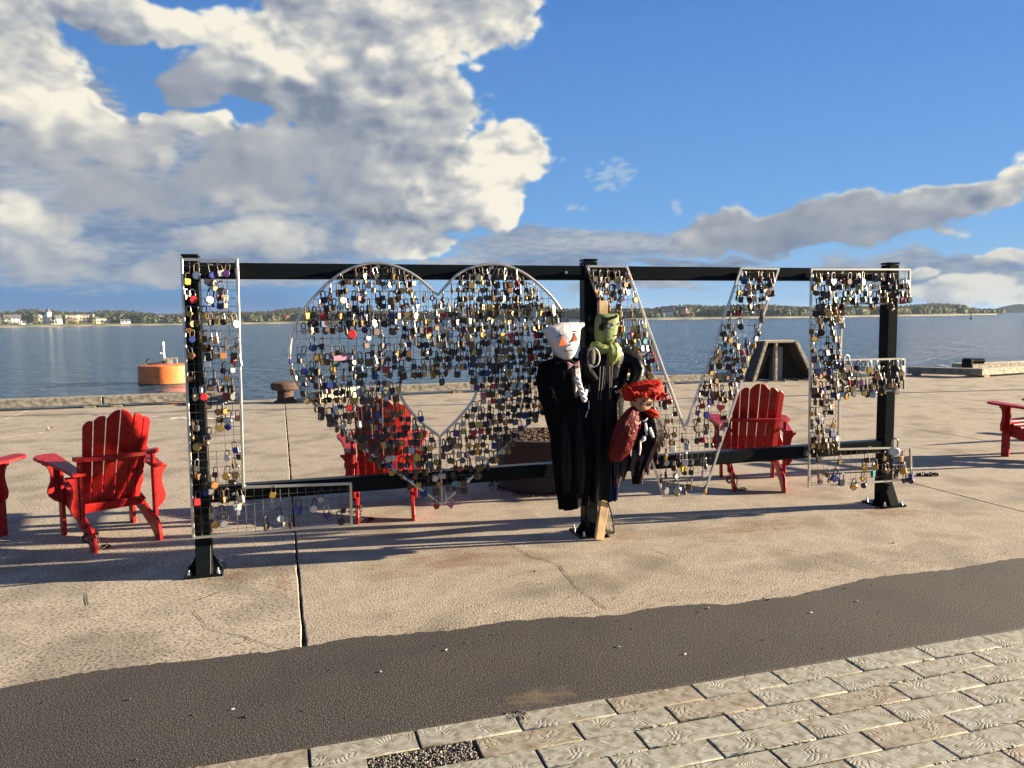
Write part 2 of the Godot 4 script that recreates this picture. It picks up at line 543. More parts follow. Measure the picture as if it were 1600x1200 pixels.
# ---------------------------------------------------------------- wharf, asphalt, paving, water
func make_materials() -> void:
	var fine := noise_tex(1024, 3, 0.07, 5, [[0.0, gray(0.5)], [0.32, gray(0.74)], [0.42, gray(0.93)], [0.6, gray(1.0)], [1.0, gray(1.0)]])
	var blot := noise_tex(1024, 8, 0.009, 7, [[0.0, Color(0.74, 0.73, 0.72)], [0.36, Color(0.90, 0.895, 0.885)], [0.43, Color(0.97, 0.96, 0.95)], [0.5, Color(0.93, 0.925, 0.915)], [0.58, Color(1.0, 0.99, 0.98)], [0.68, Color(0.94, 0.93, 0.92)], [1.0, Color(0.84, 0.84, 0.84)]])
	var grit := noise_tex(1024, 21, 0.10, 5, [])
	mats.concrete = surfaced(lin(0.42, 0.383, 0.315), 0.9, fine, 0.55, blot, 0.11, grit, 0.08)
	mats.concrete.metallic_specular = 0.3
	mats.concrete_rough = surfaced(lin(0.45, 0.405, 0.327), 0.92, noise_tex(1024, 5, 0.12, 5, [[0.0, gray(0.35)], [0.32, gray(0.64)], [0.40, gray(0.88)], [0.52, gray(0.95)], [0.62, gray(1.0)], [1.0, gray(1.0)]]), 0.62, blot, 0.13, grit, 0.13)
	mats.concrete_rough.metallic_specular = 0.3
	mats.concrete_gray = surfaced(lin(0.42, 0.40, 0.34), 0.9, fine, 0.6, blot, 0.4, grit, 0.8)
	var stones := noise_tex(1024, 31, 0.085, 4, [[0.0, gray(0.25)], [0.40, gray(0.45)], [0.5, gray(0.6)], [0.57, gray(0.78)], [0.64, gray(1.0)], [1.0, gray(1.0)]])
	var stone_blot := noise_tex(1024, 34, 0.008, 5, [[0.0, Color(0.80, 0.80, 0.80)], [0.5, Color(0.95, 0.94, 0.93)], [1.0, Color(1.0, 0.98, 0.95)]])
	mats.asphalt = surfaced(lin(0.098, 0.091, 0.083), 0.88, stones, 1.1, stone_blot, 0.17, noise_tex(1024, 36, 0.10, 4, []), 0.16)
	mats.soil = surfaced(lin(0.09, 0.072, 0.052), 0.95, stones, 1.3, null, 1.0, noise_tex(512, 39, 0.1, 4, []), 1.2)
	mats.soil_green = surfaced(lin(0.06, 0.058, 0.028), 0.95, stones, 1.3, noise_tex(512, 77, 0.03, 4, [[0.0, Color(0.7, 0.6, 0.5)], [0.5, Color(0.75, 0.7, 0.5)], [0.62, Color(0.75, 1.0, 0.4)], [1.0, Color(0.7, 1.0, 0.35)]]), 0.6, noise_tex(512, 39, 0.1, 4, []), 1.2)
	var wood := noise_tex(512, 61, 0.02, 5, [[0.0, gray(0.55)], [0.4, gray(0.8)], [0.6, gray(0.95)], [1.0, gray(1.0)]])
	mats.timber = surfaced(lin(0.34, 0.325, 0.27), 0.9, wood, 0.9, blot, 0.5, grit, 1.0)
	mats.timber_sunlit = surfaced(lin(0.55, 0.50, 0.38), 0.85, wood, 0.9, blot, 0.5, grit, 0.8)  # paler copy of timber, with sunlight on lit faces put into its colour
	mats.rust = surfaced(lin(0.115, 0.062, 0.04), 0.8, wood, 2.5, blot, 1.2, grit, 0.8)
	mats.paint_black = mat(lin(0.006, 0.008, 0.009), 0.28)
	mats.paint_black.metallic_specular = 0.16
	mats.steel = mat(lin(0.58, 0.55, 0.49), 0.33, 0.9)
	mats.wire = mat(lin(0.14, 0.125, 0.105), 0.5, 0.6)
	mats.bolt = mat(lin(0.62, 0.62, 0.60), 0.3, 0.9)
	mats.pine = surfaced(lin(0.62, 0.44, 0.22), 0.7, noise_tex(512, 66, 0.012, 4, [[0.0, gray(0.7)], [0.5, gray(0.95)], [1.0, gray(1.0)]]), 1.4, null, 1.0, null, 0.0, false)
	var wear := noise_tex(512, 71, 0.03, 5, [[0.0, Color(0.62, 0.62, 0.62)], [0.36, Color(0.82, 0.82, 0.82)], [0.5, Color(0.96, 0.96, 0.96)], [0.64, Color(1.0, 1.0, 1.0)], [0.74, Color(1.0, 2.0, 2.0) * 0.98], [1.0, Color(1.0, 1.0, 1.0)]])
	mats.red = surfaced(lin(0.35, 0.012, 0.011), 0.42, wear, 1.5, null, 1.0, null, 0.0, false)
	mats.red.metallic_specular = 0.35


func strip(called: String, pts: PackedVector2Array, width: float, y: float, m: Material, parent: Node3D, sd: int, jag := 0.35) -> MeshInstance3D:
	# a thin crooked crack or streak lying on a surface: points in x and z
	var r := RandomNumberGenerator.new()
	r.seed = sd
	var path := PackedVector2Array()
	for i in pts.size() - 1:
		var k := maxi(2, int(pts[i].distance_to(pts[i + 1]) / 0.05))
		for j in k:
			var p := pts[i].lerp(pts[i + 1], float(j) / k)
			path.append(p + Vector2(r.randf_range(-1, 1), r.randf_range(-1, 1)) * 0.02 * jag)
	path.append(pts[pts.size() - 1])
	var g := Geo.new()
	var last_l := Vector3.ZERO
	var last_r := Vector3.ZERO
	for i in path.size():
		var dir := (path[mini(i + 1, path.size() - 1)] - path[maxi(i - 1, 0)]).normalized()
		var side := Vector2(-dir.y, dir.x) * width * 0.5 * r.randf_range(0.3, 1.2)
		if i == 0 or i == path.size() - 1:
			side *= 0.1
		var a := Vector3(path[i].x + side.x, y, path[i].y + side.y)
		var b := Vector3(path[i].x - side.x, y, path[i].y - side.y)
		if i > 0:
			g.quad(last_l, last_r, b, a, Vector3.UP)
		last_l = a
		last_r = b
	return build(called, g, m, parent)


func slab(x0: float, x1: float, z0: float, z1: float, m: Material, parent: Node3D, sd: int, jag0: float, jag1: float) -> Node3D:
	# a concrete slab whose side edges are a little broken
	var r := RandomNumberGenerator.new()
	r.seed = sd
	var poly := PackedVector2Array()
	var k := int((z1 - z0) / 0.07)
	var wob := FastNoiseLite.new()
	wob.seed = sd
	wob.frequency = 1.3
	wob.fractal_octaves = 5
	poly.append(Vector2(x0, z0))
	poly.append(Vector2(x1, z0))
	for i in range(1, k):
		var z := lerpf(z0, z1, float(i) / k)
		poly.append(Vector2(x1 - absf(wob.get_noise_1d(z + 40.0)) * jag1 * r.randf_range(0.5, 1.3), z))
	poly.append(Vector2(x1, z1))
	poly.append(Vector2(x0, z1))
	for i in range(k - 1, 0, -1):
		var z := lerpf(z0, z1, float(i) / k)
		poly.append(Vector2(x0 + absf(wob.get_noise_1d(z)) * jag0 * r.randf_range(0.5, 1.3), z))
	var g := Geo.new()
	# prism works in x and y: lay it down so that y becomes z
	g.prism(poly, 0.24, 0.006, Transform3D(Basis(Vector3.RIGHT, Vector3.BACK, Vector3.DOWN), Vector3(0, -0.12, 0)))
	return build("concrete_slab", g, m, parent)


func make_wharf() -> void:
	var w := Node3D.new()
	w.name = "concrete_wharf"
	add_child(w)
	structure(w, "tan concrete wharf deck of large cast slabs beside the harbour", "wharf")
	var xs := [-19.0, -9.6, -3.9, 0.60, 6.20, 8.93, 12.05, 18.0, 26.0]
	var jag := [0.0, 0.004, 0.003, 0.014, 0.010, 0.012, 0.012, 0.012, 0.0]
	var slabs := []
	for i in xs.size() - 1:
		var gap := 0.009 if i != 3 else 0.006
		slabs.append(slab(xs[i] + gap * 0.5, xs[i + 1] - 0.004, -11.16, 1.62, mats.concrete_rough if i >= 3 else mats.concrete, w, 100 + i, jag[i], jag[i + 1]))
	var g := Geo.new()
	g.box(T(3.5, -0.083, -4.75), Vector3(44.95, 0.13, 12.7))
	build("joint_bed", g, mats.soil, w)
	g = Geo.new()
	g.box(T(3.5, -1.6, -10.66), Vector3(44.9, 2.7, 0.9))
	build("wharf_face", g, mats.concrete_gray, w)
	# cracks and streaks in the concrete
	var dark := mat(lin(0.075, 0.06, 0.047), 0.95)
	var pale := mat(lin(0.60, 0.54, 0.44), 0.9)
	strip("crack", PackedVector2Array([Vector2(2.02, -0.1), Vector2(2.1, 0.35), Vector2(2.22, 0.55), Vector2(2.17, 0.95), Vector2(2.2, 1.38)]), 0.007, 0.003, dark, slabs[3], 5)
	strip("crack", PackedVector2Array([Vector2(2.75, 0.12), Vector2(2.9, 0.35), Vector2(3.0, 0.7)]), 0.005, 0.003, dark, slabs[3], 6)
	strip("crack", PackedVector2Array([Vector2(3.6, 0.55), Vector2(3.9, 0.9), Vector2(4.0, 1.35)]), 0.005, 0.003, dark, slabs[3], 7)
	strip("crack", PackedVector2Array([Vector2(0.02, 0.62), Vector2(0.12, 0.95), Vector2(0.32, 1.12), Vector2(0.45, 1.3)]), 0.006, 0.003, dark, slabs[2], 8)
	strip("crack", PackedVector2Array([Vector2(-0.62, 0.15), Vector2(-0.55, 0.4)]), 0.008, 0.003, dark, slabs[2], 9)
	strip("crack", PackedVector2Array([Vector2(0.18, 0.35), Vector2(-0.02, 0.55)]), 0.006, 0.003, dark, slabs[2], 10)
	strip("crack", PackedVector2Array([Vector2(-3.3, -7.1), Vector2(-2.75, -7.6), Vector2(-2.9, -8.2), Vector2(-2.1, -8.6), Vector2(-1.4, -9.0)]), 0.05, 0.003, pale, slabs[2], 11, 1.6)
	strip("crack", PackedVector2Array([Vector2(-2.75, -7.58), Vector2(-2.85, -8.2), Vector2(-2.3, -8.55)]), 0.022, 0.0045, dark, slabs[2], 12, 1.6)
	strip("crack", PackedVector2Array([Vector2(-2.6, -9.7), Vector2(-2.35, -9.2), Vector2(-2.3, -8.9)]), 0.03, 0.003, dark, slabs[2], 13, 1.6)
	strip("crack", PackedVector2Array([Vector2(6.2, -9.9), Vector2(6.9, -10.1), Vector2(8.93, -10.3)]), 0.03, 0.003, dark, slabs[4], 14, 1.2)
	strip("salt_streak", PackedVector2Array([Vector2(-1.2, -8.6), Vector2(-0.75, -8.4), Vector2(-0.2, -8.35)]), 0.35, 0.003, mat(lin(0.62, 0.58, 0.50), 0.9), slabs[2], 15, 4.0)
	# rust washed out of the steel feet
	var nz := FastNoiseLite.new()
	nz.seed = 90
	nz.frequency = 0.035
	nz.fractal_octaves = 5
	var im := Image.create_empty(128, 128, false, Image.FORMAT_RGBA8)
	for y in 128:
		for x in 128:
			var d := Vector2(x - 63.5, y - 63.5).length() / 63.5
			var a := clampf((1.0 - d) * 1.2 + nz.get_noise_2d(x, y) * 0.9 - 0.2, 0.0, 1.0) * clampf((1.0 - d) * 4.0, 0.0, 1.0)
			im.set_pixel(x, y, Color(0.52, 0.33, 0.12, a * 0.27))
	var rm := mat(Color.WHITE, 0.9)
	rm.albedo_texture = ImageTexture.create_from_image(im)
	rm.transparency = BaseMaterial3D.TRANSPARENCY_ALPHA
	for s in [[0.22, 0.10, 0.45, 0.5, 2], [1.65, 0.25, 1.7, 0.75, 3], [3.9, 0.22, 1.9, 0.45, 3], [2.9, 0.1, 0.6, 0.5, 3], [5.2, 0.2, 0.9, 0.5, 3], [0.5, 0.35, 0.2, 0.5, 2]]:
		var q := Geo.new()
		var hx: float = s[2] * 0.5
		var hz: float = s[3] * 0.5
		q.quad(Vector3(s[0] - hx, 0.002, s[1] + hz), Vector3(s[0] + hx, 0.002, s[1] + hz), Vector3(s[0] + hx, 0.002, s[1] - hz), Vector3(s[0] - hx, 0.002, s[1] - hz), Vector3.UP)
		build("rust_stain", q, rm, slabs[s[4]])


func make_asphalt() -> void:
	var poly := PackedVector2Array()
	var nz := FastNoiseLite.new()
	nz.seed = 4
	nz.frequency = 0.8
	nz.fractal_octaves = 4
	var zs := [[-12.0, 1.38], [-0.69, 1.377], [-0.32, 1.315], [0.17, 1.345], [0.67, 1.342], [0.86, 1.315], [1.31, 1.39], [1.66, 1.35], [2.0, 1.417], [2.2, 1.466], [2.55, 1.44], [2.9, 1.525], [3.33, 1.516], [4.0, 1.42], [4.45, 1.45], [5.1, 1.415], [16.0, 1.45]]
	for i in zs.size() - 1:
		var k := maxi(2, int(minf(30.0, (zs[i + 1][0] - zs[i][0]) / 0.035)))
		for j in k:
			var f := float(j) / k
			var x := lerpf(zs[i][0], zs[i + 1][0], f)
			poly.append(Vector2(x, lerpf(zs[i][1], zs[i + 1][1], f) + nz.get_noise_1d(x * 4.0) * 0.022 + nz.get_noise_1d(x * 19.0 + 50.0) * 0.020 + nz.get_noise_1d(x * 70.0) * 0.012))
	poly.append(Vector2(16.0, 1.45))
	poly.append(Vector2(16.0, 2.281))
	poly.append(Vector2(-12.0, 2.281))
	var g := Geo.new()
	g.prism(poly, 0.028, 0.008, Transform3D(Basis(Vector3.RIGHT, Vector3.BACK, Vector3.DOWN), Vector3(0, -0.004, 0)))
	var o := build("asphalt_path", g, mats.asphalt)
	structure(o, "grey brown asphalt strip between concrete and pavers", "path")
	# a tongue of pale sand washed out over it
	var im := Image.create_empty(96, 64, false, Image.FORMAT_RGBA8)
	for y in 64:
		for x in 96:
			var d := Vector2((x - 48.0) / 48.0, (y - 40.0) / 40.0).length()
			var a := clampf((1.0 - d) * 1.1 + nz.get_noise_2d(x * 0.06, y * 0.06) * 0.8 - 0.1, 0.0, 1.0) * clampf((1.0 - d) * 5.0, 0.0, 1.0)
			a *= 0.55 + 0.45 * nz.get_noise_2d(x * 1.7, y * 1.7)
			im.set_pixel(x, y, Color(0.60, 0.53, 0.42, clampf(a * 0.5, 0.0, 1.0)))
	var sm := mat(Color.WHITE, 0.95)
	sm.albedo_texture = ImageTexture.create_from_image(im)
	sm.transparency = BaseMaterial3D.TRANSPARENCY_ALPHA
	for s in [[1.52, 2.17, 0.42, 0.18]]:
		var q := Geo.new()
		q.quad(Vector3(s[0] - s[2] * 0.5, 0.0125, s[1] + s[3] * 0.5), Vector3(s[0] + s[2] * 0.5, 0.0125, s[1] + s[3] * 0.5), Vector3(s[0] + s[2] * 0.5, 0.0125, s[1] - s[3] * 0.5), Vector3(s[0] - s[2] * 0.5, 0.0125, s[1] - s[3] * 0.5), Vector3.UP)
		build("sand_stain", q, sm, o)
	# white scraps: cigarette ends and chips of shell
	g = Geo.new()
	for s in [[2.31, 2.02, 0.4], [2.72, 1.55, 1.2], [0.92, 1.75, 2.0], [3.2, 1.78, 0.3], [1.25, 1.62, 0.9], [0.3, 1.9, 0.1], [2.05, 1.85, 2.6], [3.55, 1.72, 1.4]]:
		g.box(Transform3D(Basis(Vector3.UP, s[2]), Vector3(s[0], 0.014, s[1])), Vector3(0.013, 0.004, 0.004), 0.0006)
	var sc := build("litter", g, mat(lin(0.66, 0.64, 0.58), 0.8))
	tag(sc, "small white scraps of litter scattered over the asphalt strip", "litter")
	sc.set_meta("kind", "stuff")
	# chipped stones and litter lying on it and on the concrete near it
	g = Geo.new()
	rng.seed = 17
	for i in 420:
		var x := rng.randf_range(-1.6, 5.2)
		var z := 1.37 + rng.randfn() * 0.10 if i < 260 else rng.randf_range(0.1, 2.2)
		var s := (rng.randf_range(0.002, 0.006) if i < 410 else rng.randf_range(0.006, 0.010)) * (0.7 if z < 1.5 else 1.0)
		var y := 0.011 if z > 1.5 else 0.004
		g.box(Transform3D(Basis.from_euler(Vector3(rng.randf() * 3.0, rng.randf() * 6.0, rng.randf())), Vector3(x, y, z)), Vector3(s * 1.5, s * 0.8, s))
	var grit_node := build("grit", g, mats.asphalt)
	tag(grit_node, "loose stone grit scattered along the edge of the asphalt", "grit")
	grit_node.set_meta("kind", "stuff")


func grain_map(sd: int) -> ImageTexture:
	# stamped wood grain: contour lines round two or three knots
	var r := RandomNumberGenerator.new()
	r.seed = sd
	var nz := FastNoiseLite.new()
	nz.seed = sd
	nz.frequency = 1.2
	nz.fractal_octaves = 3
	var knots := []
	for i in r.randi_range(1, 3):
		knots.append([r.randf_range(0.05, 0.95) * 3.0, r.randf_range(0.2, 0.8), r.randf_range(0.25, 0.5), r.randf_range(0.7, 1.5) * (1.0 if r.randf() < 0.5 else -1.0)])
	var w := 384
	var h := 128
	var im := Image.create_empty(w, h, false, Image.FORMAT_L8)
	for y in h:
		for x in w:
			var p := Vector2(3.0 * x / w, float(y) / h)
			var f := p.y * 3.2 + nz.get_noise_2d(p.x * 0.32, p.y * 1.1) * 1.5
			for k in knots:
				var d: float = Vector2((p.x - k[0]) * 0.8, p.y - k[1]).length() / k[2]
				f += k[3] * 1.9 * exp(-d * d * 0.8)
			var s := f * 1.8 - floorf(f * 1.8)
			var ridge := smoothstep(0.0, 0.55, s) * (1.0 - smoothstep(0.85, 1.0, s))
			var strength := clampf(0.55 + nz.get_noise_2d(p.x * 0.9 + 20.0, p.y * 0.9) * 1.2, 0.4, 1.0)
			im.set_pixel(x, y, gray(clampf(0.5 + (ridge - 0.5) * strength + nz.get_noise_2d(x * 0.3, y * 0.3) * 0.1, 0.0, 1.0)))
	return ImageTexture.create_from_image(im)


func make_pavers() -> void:
	var p := Node3D.new()
	p.name = "paved_walk"
	add_child(p)
	structure(p, "walk of pale grey pavers stamped with wood grain", "pavement")
	var pm := []
	var weather := noise_tex(512, 81, 0.02, 5, [[0.0, Color(0.70, 0.68, 0.62)], [0.4, Color(0.90, 0.88, 0.84)], [0.65, Color(1, 1, 1)], [1.0, Color(0.92, 0.92, 0.90)]])
	for i in 16:
		rng.seed = 900 + i
		var base := Color(0.315, 0.325, 0.285).lerp(Color(0.285, 0.25, 0.20), 0.75 if i % 7 == 3 else rng.randf() * 0.25)
		var m := surfaced(lin(base.r, base.g, base.b), 0.82, weather, 1.1, null, 1.0, null, 0.0)
		m.heightmap_enabled = true
		m.heightmap_texture = grain_map(40 + i) if i < 8 else pm[i - 8].heightmap_texture
		m.heightmap_scale = 0.0
		pm.append(m)
	# the grain needs its own layer: plain UVs for the relief, weathering as the detail
	var meshes := []
	for i in 16:
		var m: StandardMaterial3D = pm[i]
		m.albedo_texture = null
		m.uv1_triplanar = false
		m.uv1_world_triplanar = false
		m.uv1_scale = Vector3.ONE
		m.detail_enabled = true
		m.detail_blend_mode = BaseMaterial3D.BLEND_MODE_MUL
		m.detail_albedo = weather
		m.detail_uv_layer = BaseMaterial3D.DETAIL_UV_2
		m.uv2_triplanar = true
		m.uv2_world_triplanar = true
		m.uv2_scale = Vector3.ONE * 1.6
		m.heightmap_scale = 0.125
		rng.seed = 70 + i
		var g := Geo.new()
		var hx := 0.1972
		var hz := 0.0640
		# uneven outline, rounded arris; UVs run 0..1 over the top, turned round on every other one
		var n0 := []
		for e in [[-hx, -hz, hx, -hz, 9], [hx, -hz, hx, hz, 4], [hx, hz, -hx, hz, 9], [-hx, hz, -hx, -hz, 4]]:
			for k in int(e[4]):
				var f: float = float(k) / e[4]
				n0.append(Vector2(lerpf(e[0], e[2], f) * (1.0 - rng.randf() * 0.010), lerpf(e[1], e[3], f) * (1.0 - rng.randf() * 0.035)))
		var cnt := n0.size()
		for k in cnt:
			var a: Vector2 = n0[k]
			var b: Vector2 = n0[(k + 1) % cnt]
			var ai := Vector2(a.x * 0.978, a.y * 0.93)
			var bi := Vector2(b.x * 0.978, b.y * 0.93)
			var flip := -1.0 if i % 2 else 1.0
			var uvf := func(q: Vector2) -> Vector2: return Vector2(q.x * flip / hx * 0.5 + 0.5, q.y * flip / hz * 0.5 + 0.5)
			var top := Vector3.UP
			var out := Vector3(a.x / hx * 0.3, 0.6, a.y / hz * 0.6).normalized()
			g.tri(Vector3.ZERO, Vector3(ai.x, 0, ai.y), Vector3(bi.x, 0, bi.y), top, top, top, uvf.call(Vector2.ZERO), uvf.call(ai), uvf.call(bi))
			g.tri(Vector3(ai.x, 0, ai.y), Vector3(bi.x, 0, bi.y), Vector3(b.x, -0.007, b.y), top, top, out, uvf.call(ai), uvf.call(bi), uvf.call(b))
			g.tri(Vector3(ai.x, 0, ai.y), Vector3(b.x, -0.007, b.y), Vector3(a.x, -0.007, a.y), top, out, out, uvf.call(ai), uvf.call(b), uvf.call(a))
			var on := Vector3(a.x + b.x, 0, 4.0 * (a.y + b.y)).normalized()
			g.quad(Vector3(a.x, -0.007, a.y), Vector3(b.x, -0.007, b.y), Vector3(b.x, -0.06, b.y), Vector3(a.x, -0.06, a.y), on)
		meshes.append(g.done(m))
	rng.seed = 12
	for row in 8:
		var z := 2.349 + row * 0.1335
		var off: float = [0.0, 0.2, 0.0, 0.235, 0.015, 0.23, 0.0, 0.2, 0.02, 0.22, 0.0, 0.2][row]
		for k in range(-9, 27):
			var x := 0.388 + off + k * 0.4 + (0.0 if row else -0.002)
			if row == 1 and k == 1:
				continue # the missing paver
			var t := T(x, 0.0105 + rng.randf_range(-0.0018, 0.0018), z, rng.randf_range(-0.006, 0.006), rng.randf_range(-0.006, 0.006), rng.randf_range(-0.005, 0.005))
			put("paver", meshes[rng.randi_range(0, 15)], p, t)
	var g := Geo.new()
	g.box(T(2.2, -0.032, 3.7), Vector3(20.0, 0.07, 2.83))
	build("joint_sand", g, mats.soil_green, p)
	# gravel in the hole
	g = Geo.new()
	for i in 900:
		var x := rng.randf_range(0.79, 1.175)
		var z := rng.randf_range(2.42, 2.54)
		var s := rng.randf_range(0.002, 0.006)
		g.tint = Color(1, 1, 1) * rng.randf_range(0.25, 1.0) if rng.randf() < 0.85 else Color(2.2, 2.2, 2.2)
		g.box(Transform3D(Basis.from_euler(Vector3(rng.randf() * 3.0, rng.randf() * 6.0, rng.randf() * 3.0)), Vector3(x, 0.001 + rng.randf() * 0.006, z)), Vector3(s * 1.6, s, s * 1.2), s * 0.2)
	for i in 90:
		var s := rng.randf_range(0.002, 0.006)
		g.tint = Color(1, 1, 1) * rng.randf_range(0.25, 1.0)
		g.box(Transform3D(Basis.from_euler(Vector3(rng.randf() * 3.0, rng.randf() * 6.0, rng.randf() * 3.0)), Vector3(1.385 + rng.randf_range(-0.03, 0.05), 0.006 + rng.randf() * 0.008, 2.29 + rng.randf_range(-0.015, 0.05))), Vector3(s * 1.6, s, s * 1.2), s * 0.2)
	var gm := mat(lin(0.27, 0.25, 0.215), 0.85)
	gm.vertex_color_use_as_albedo = true
	var gv := put("gravel", g.done(gm, null, true))
	tag(gv, "grey gravel filling the hole where a paver is missing", "gravel")
	gv.set_meta("kind", "stuff")
	# moss and small weeds in the joints
	g = Geo.new()
	for i in 2600:
		var row := rng.randi_range(1, 8)
		var z := 2.349 + row * 0.1335 - 0.067 + rng.randfn() * 0.004
		var x := rng.randf_range(1.6, 5.2)
		if sin(x * 5.0 + row * 2.1) + sin(x * 2.3 + row) < 0.5:
			continue
		var hgt := rng.randf_range(0.004, 0.013)
		var a := rng.randf() * TAU
		var s := Vector3(cos(a), 0, sin(a)) * 0.003
		var b := Vector3(x, 0.0, z)
		var tip := b + Vector3(rng.randf_range(-0.006, 0.006), hgt + 0.008, rng.randf_range(-0.006, 0.006))
		g.tri(b - s, b + s, tip, Vector3.UP, Vector3.UP, Vector3.UP)
	var mo := build("moss", g, mat(lin(0.075, 0.085, 0.025), 0.9))
	tag(mo, "short green moss growing in the joints between pavers", "moss")
	mo.set_meta("kind", "stuff")


func make_water() -> void:
	# one sheet to the horizon; small wind waves as relief
	var wn := FastNoiseLite.new()
	wn.seed = 5
	wn.frequency = 0.005
	wn.fractal_octaves = 7
	wn.fractal_gain = 0.62
	var im := wn.get_seamless_image(1024, 1024)
	var nim: Image = im.duplicate()
	nim.convert(Image.FORMAT_RGBA8)
	nim.bump_map_to_normal_map(26.0)
	var m := mat(lin(0.030, 0.066, 0.105), 0.14)
	m.metallic_specular = 0.5
	m.normal_enabled = true
	m.normal_texture = ImageTexture.create_from_image(nim)
	m.normal_scale = 2.2
	m.heightmap_enabled = true
	m.heightmap_texture = noise_tex(1024, 6, 0.03, 4, [])
	m.heightmap_scale = 10.0
	m.uv1_scale = Vector3(1.0 / 24.0, 1.0 / 12.0, 1.0)
	var g := Geo.new()
	var ring := [0.0, 40.0, 120.0, 400.0, 1200.0, 3000.0, 6000.0]
	for i in ring.size() - 1:
		for s in range(-6, 6):
			var x0: float = s * 1000.0
			var z0: float = -10.0 - ring[i]
			var z1: float = -10.0 - ring[i + 1]
			var P := [Vector3(x0, -1.6, z0), Vector3(x0 + 1000.0, -1.6, z0), Vector3(x0 + 1000.0, -1.6, z1), Vector3(x0, -1.6, z1)]
			var U := []
			for q in P:
				U.append(Vector2(q.x * 0.97 + q.z * 0.22, q.z * 0.97 - q.x * 0.22))
			g.tri(P[0], P[1], P[2], Vector3.UP, Vector3.UP, Vector3.UP, U[0], U[1], U[2])
			g.tri(P[0], P[2], P[3], Vector3.UP, Vector3.UP, Vector3.UP, U[0], U[2], U[3])
	structure(build("water", g, m), "rippled blue harbour water reaching the far shore", "water")


# ---------------------------------------------------------------- far shore
const EYE := Vector3(0.5343, 1.6, 5.1345)


func bearing(az: float, dist: float, y := -1.6) -> Vector3:
	return Vector3(EYE.x + sin(deg_to_rad(az)) * dist, y, EYE.z - cos(deg_to_rad(az)) * dist)


func shore_distance(az: float) -> float:
	var pts := [[-60.0, 700.0], [-16.7, 690.0], [-5.7, 690.0], [0.7, 720.0], [14.0, 690.0], [26.7, 600.0], [36.9, 670.0], [45.5, 850.0], [48.6, 960.0], [49.4, 980.0]]
	for i in pts.size() - 1:
		if az < pts[i + 1][0]:
			return lerpf(pts[i][1], pts[i + 1][1], clampf((az - pts[i][0]) / (pts[i + 1][0] - pts[i][0]), 0.0, 1.0))
	return 980.0


func land_height(az: float, back: float) -> float:
	# metres above the deck level at this many metres behind the waterline
	var hump := 0.8 + 0.35 * sin(az * 0.41 + 1.0) + 0.25 * sin(az * 1.13)
	if az > 22.0:
		hump *= 0.75
	if az > 43.0:
		hump *= lerpf(1.0, 0.35, clampf((az - 46.0) / 2.5, 0.0, 1.0))
	return -1.7 + clampf(back / 12.0, 0.0, 1.0) * 1.5 + clampf((back - 12.0) / 210.0, 0.0, 1.0) * 6.5 * hump


func make_shore() -> void:
	var rings := []
	var backs := [-3.0, 4.0, 12.0, 30.0, 70.0, 140.0, 230.0]
	var az := -60.0
	while az <= 49.45:
		var row := PackedVector3Array()
		for b in backs:
			var wob := sin(az * 3.1) * 6.0 + sin(az * 7.7) * 3.0
			row.append(bearing(az, shore_distance(az) + wob + b, land_height(az, b)))
		rings.append(row)
		az += 0.5
	var g := Geo.new()
	g.loft(rings, false, false, false)
	var ground_tex := noise_tex(512, 44, 0.02, 5, [[0.0, Color(0.55, 0.5, 0.35)], [0.4, Color(0.8, 0.85, 0.5)], [0.7, Color(0.7, 0.9, 0.45)], [1.0, Color(1.0, 0.85, 0.55)]])
	structure(build("far_shore", g, surfaced(lin(0.20, 0.19, 0.09), 0.95, ground_tex, 0.01, null, 1.0, null, 0.0)), "low grassy shore across the harbour", "shore")
	# the beach
	rings = []
	az = -60.0
	while az <= 49.45:
		var wob := sin(az * 3.1) * 6.0 + sin(az * 7.7) * 3.0
		var d := shore_distance(az) + wob
		rings.append(PackedVector3Array([bearing(az, d - 6.0, -1.75), bearing(az, d - 1.0, -1.0), bearing(az, d + 3.0, -0.7)]))
		az += 0.5
	g = Geo.new()
	g.loft(rings, false, false, false)
	structure(build("beach", g, mat(lin(0.22, 0.185, 0.14), 0.95)), "narrow sandy beach along the far waterline", "beach")
	# headland and island on the right
	rings = []
	for i in 13:
		var f := i / 12.0
		var a := lerpf(49.0, 51.6, f)
		var hgt := sin(f * PI) * 9.0 + 1.0
		rings.append(PackedVector3Array([bearing(a, 2080.0, -1.7), bearing(a, 2095.0, hgt * 0.8), bearing(a, 2150.0, hgt * 1.2), bearing(a, 2260.0, -1.7)]))
	g = Geo.new()
	g.loft(rings, false, false, false)
	structure(build("island", g, mat(lin(0.10, 0.11, 0.07), 0.95)), "low island on the horizon at the right", "island")
	make_woods()
	make_houses()


